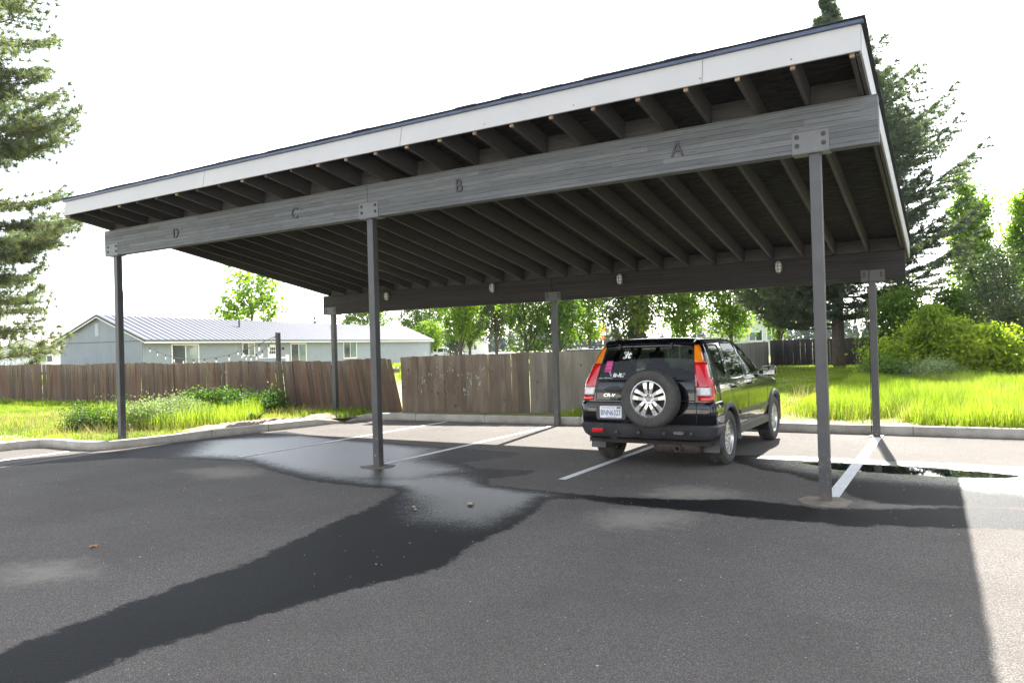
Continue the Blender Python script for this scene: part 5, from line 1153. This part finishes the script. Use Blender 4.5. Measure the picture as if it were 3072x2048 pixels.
    for x in (-.40,.31):
        mb=MB(); mb.box((-.018,-.035,-.045),(.018,.0,.05),Matrix.Translation((x,rear_y(x,1.54)+.012,1.54))@Matrix.Rotation(-.4,4,'X')); mb.build('glass_hinge',M['black'],rw,bevel=.006)
    mb=MB(); vs=[]
    for i in range(17):
        x=-.60+1.2*i/16; y0=rear_y(x,1.555); bulge=.0
        for (dy,z) in ((.03,1.575),(-.035,1.585),(-.055,1.60),(-.03,1.622),(.06,1.645)): vs.append((x,rowi(1.57,2)+.03*(x/.6)**2+dy,z-.02*(x/.6)**4))
    mb.add(vs,[(i*5+j,i*5+j+1,i*5+j+6,i*5+j+5) for i in range(16) for j in range(4)]+[tuple(range(5)),tuple(80+j for j in range(5))]); mb.build('roof_lip',paint,car,smooth=True,angle=50)
    mb=MB(); mb.tube([(.10,rear_y(.1,1.14)-.03,1.135),(.16,rear_y(.3,1.15)-.02,1.15),(.42,rear_y(.45,1.155)-.012,1.155)],[.012,.008,.006],6); mb.build('wiper',M['black'],rw)
    # handle
    mb=MB(); R_=FR; mb.prism([(.12*math.cos(a),.052*math.sin(a)) for a in [2*PI*k/20 for k in range(20)]],0,.003,rm(-.40,1.0,.003)); mb.build('handle_recess',M['black'],car)
    mb=MB(); mb.tube([(-.53,-.76,1.0),(-.51,-.785,1.003),(-.40,-.79,1.006),(-.29,-.785,1.003),(-.27,-.76,1.0)],[.012,.016,.016,.016,.012],8); mb.build('tailgate_handle',M['clad'],car,smooth=True)
    # spare wheel
    mb=MB(); mb.lathe([(-.70,.12),(-.85,.12)],20,Matrix.Translation((.17,0,.90)),'Y'); mb.build('spare_carrier',M['black'],car)
    sw=wheel('spare_wheel',car,.17,-.93,.905,1,True); sw.scale=(1.03,1.03,1.03)
    # licence plate
    mb=MB(); mb.prism(rpoly([(-.205,-.10),(.205,-.10),(.205,.10),(-.205,.10)],.03),0,.006,Matrix.Translation((-.43,-.789,.715))@FR); fr=mb.build('plate_surround',M['clad'],car)
    mb=MB(); mb.prism(rpoly([(-.152,-.076),(.152,-.076),(.152,.076),(-.152,.076)],.012),0,.003,Matrix.Translation((-.43,-.7965,.715))@FR); lp=mb.build('licence_plate',M['platewhite'],car)
    PM=lambda dx,dz:Matrix.Translation((-.43+dx,-.8003,.715+dz))@FR
    text('plate_number','BNN6327',.098,.0008,M['plateblue'],lp,PM(0,-.012),width=.70,weight=.0006); text('plate_state','WASHINGTON',.030,.0006,M['platered'],lp,PM(-.035,.055),width=.9); text('plate_slogan','EVERGREEN STATE',.016,.0006,M['plateblue'],lp,PM(0,-.066))
    mb=MB(); mb.box((.085-.43,-.8005,.76),(.14-.43,-.7998,.782)); mb.build('plate_tab',M['plateblue'],lp)
    # badges and stickers
    text('badge_lettering','CR-V',.058,.004,M['chrome'],car,rm(-.475,.925,.006),width=1.25,shear=.25)
    text('small_lettering','REAL TIME 4WD',.022,.001,M['stick'],rw,rm(-.535,1.145,.006),width=1.2)
    mb=MB(); Mx=rm(-.085,1.165,.007); o8=rpoly([(-.05,-.042),(.05,-.042),(.062,.042),(-.062,.042)],.018); i8=rpoly([(-.042,-.035),(.042,-.035),(.052,.035),(-.052,.035)],.014)
    vs=[tuple(Mx@Vector((x,y,0))) for x,y in o8]+[tuple(Mx@Vector((x,y,0))) for x,y in i8]; k=len(o8); mb.add(vs,[(i,(i+1)%k,(i+1)%k+k,i+k) for i in range(k)])
    mb.prism([(-.040,.03),(-.022,.03),(-.017,.008),(.017,.008),(.022,.03),(.040,.03),(.030,-.03),(.014,-.03),(.012,-.008),(-.012,-.008),(-.014,-.03),(-.030,-.03)],0,.003,Mx); mb.build('badge_emblem',M['chrome'],rw)
    text('window_sticker','it',.14,.0006,M['stick'],rw,rm(-.265,1.44,.006),shear=.25,weight=.004); text('window_sticker','it-it',.085,.0006,M['stick'],rw,rm(-.375,1.185,.006),shear=.2,weight=.003)
    mb=MB(); Mx=rm(-.30,1.435,.006)
    for (cx_,cy_,r_) in ((-.005,.04,.014),(.012,.0,.012),(-.012,-.035,.013)):
        q=[(cx_+r_*math.cos(2*PI*i/14),cy_+r_*math.sin(2*PI*i/14),.0) for i in range(15)]; mb.tube([Mx@Vector(v) for v in q],.0035,4)
    Mx=rm(-.375,1.185,.006)
    for (cx_,cy_) in ((-.105,.03),(-.09,.0),(.095,.015),(.08,-.02)):
        q=[(cx_+.011*math.cos(2*PI*i/12),cy_+.011*math.sin(2*PI*i/12),.0) for i in range(13)]; mb.tube([Mx@Vector(v) for v in q],.0028,4)
    mb.build('sticker_scrolls',M['stick'],rw)
    mb=MB(); mb.prism([(-.05,-.075),(.042,-.075),(.052,.075),(-.035,.075)],0,.001,rm(-.515,1.295,.005)); pk=mb.build('pink_sticker',M['pink'],rw)
    text('sticker_lettering','OUTTA',.036,.0006,M['black'],pk,rm(-.512,1.297,.0075)); text('sticker_lettering','STRAIGHT',.019,.0006,M['black'],pk,rm(-.505,1.345,.0075)); 
    mb=MB()
    for k in range(7): mb.box((-.036+k*.011,-.012,0),(-.036+k*.011+.005,.012,.001),rm(-.520,1.25,.0068))
    mb.build('sticker_lettering',M['black'],pk)
    # bumper furniture
    for x in (-.62,): 
        mb=MB(); mb.box((-.08,-.012,-.026),(.08,.004,.026),Matrix.Translation((x,-.80,.475))@Matrix.Rotation(0,4,'Z')); mb.build('reflector',M['lampred'],car,bevel=.008)
    mb=MB(); mb.box((.40,-.812,.452),(.55,-.79,.50)); o=mb.build('bumper_vent',M['black'],car,bevel=.008)
    mb=MB()
    for k in range(6): mb.box((.415+k*.021,-.816,.456),(.423+k*.021,-.813,.496))
    mb.build('vent_slats',M['chrome'],o)
    for x in (-.36,-.05,.28,.62): mb=MB(); mb.ico((x,-.80 if abs(x)<.5 else -.785,.46),.03,(1,.5,1.2)); mb.build('bumper_stud',M['clad'],car,smooth=True)
    mb=MB(); mb.lathe([(-.30,0),(-.30,.09),(-.26,.12),(.26,.12),(.30,.09),(.30,0)],20,Matrix.Translation((.36,-.50,.30))); mb.build('muffler',M['rust'],car,smooth=True,angle=40)
    mb=MB(); mb.lathe([(-.66,.034),(-.80,.034),(-.80,.028),(-.66,.028)],14,Matrix.Translation((.42,.06,.27)),'Y'); mb.build('exhaust_tip',M['rust'],car,smooth=True)
    mb=MB(); mb.tube([(-.68,0,.33),(.68,0,.33)],.04,8); mb.tube([(-.55,-.35,.36),(.1,-.5,.34)],.025,6); mb.tube([(-.6,-.25,.42),(-.5,.1,.28)],.03,6); mb.build('axle',M['rust'],car)
    return car
car=make_car((-2.29,1.89,0),math.radians(-.6),M['paint_black'],'black compact off-roader with rear spare wheel parked under the carport')
make_car((-57.0,70.3,0),math.radians(-62),M['paint_white'],'white car parked beyond the end of the long blue grey house',rear=False,name='parked_car')

# ============================================================ haze
HZ = .00012
mb = MB(); mb.box((-420,-60,-1.2),(330,420,30)); m,n,out = mk('haze_air'); g = G(n)
n.links.new(g.n('ShaderNodeVolumePrincipled',{'Color':rgb(.86,.91,1.),'Density':HZ,'Anisotropy':0.}).outputs[0], out.inputs['Volume'])
hz = mb.build('haze', m); hz['kind'] = 'stuff'
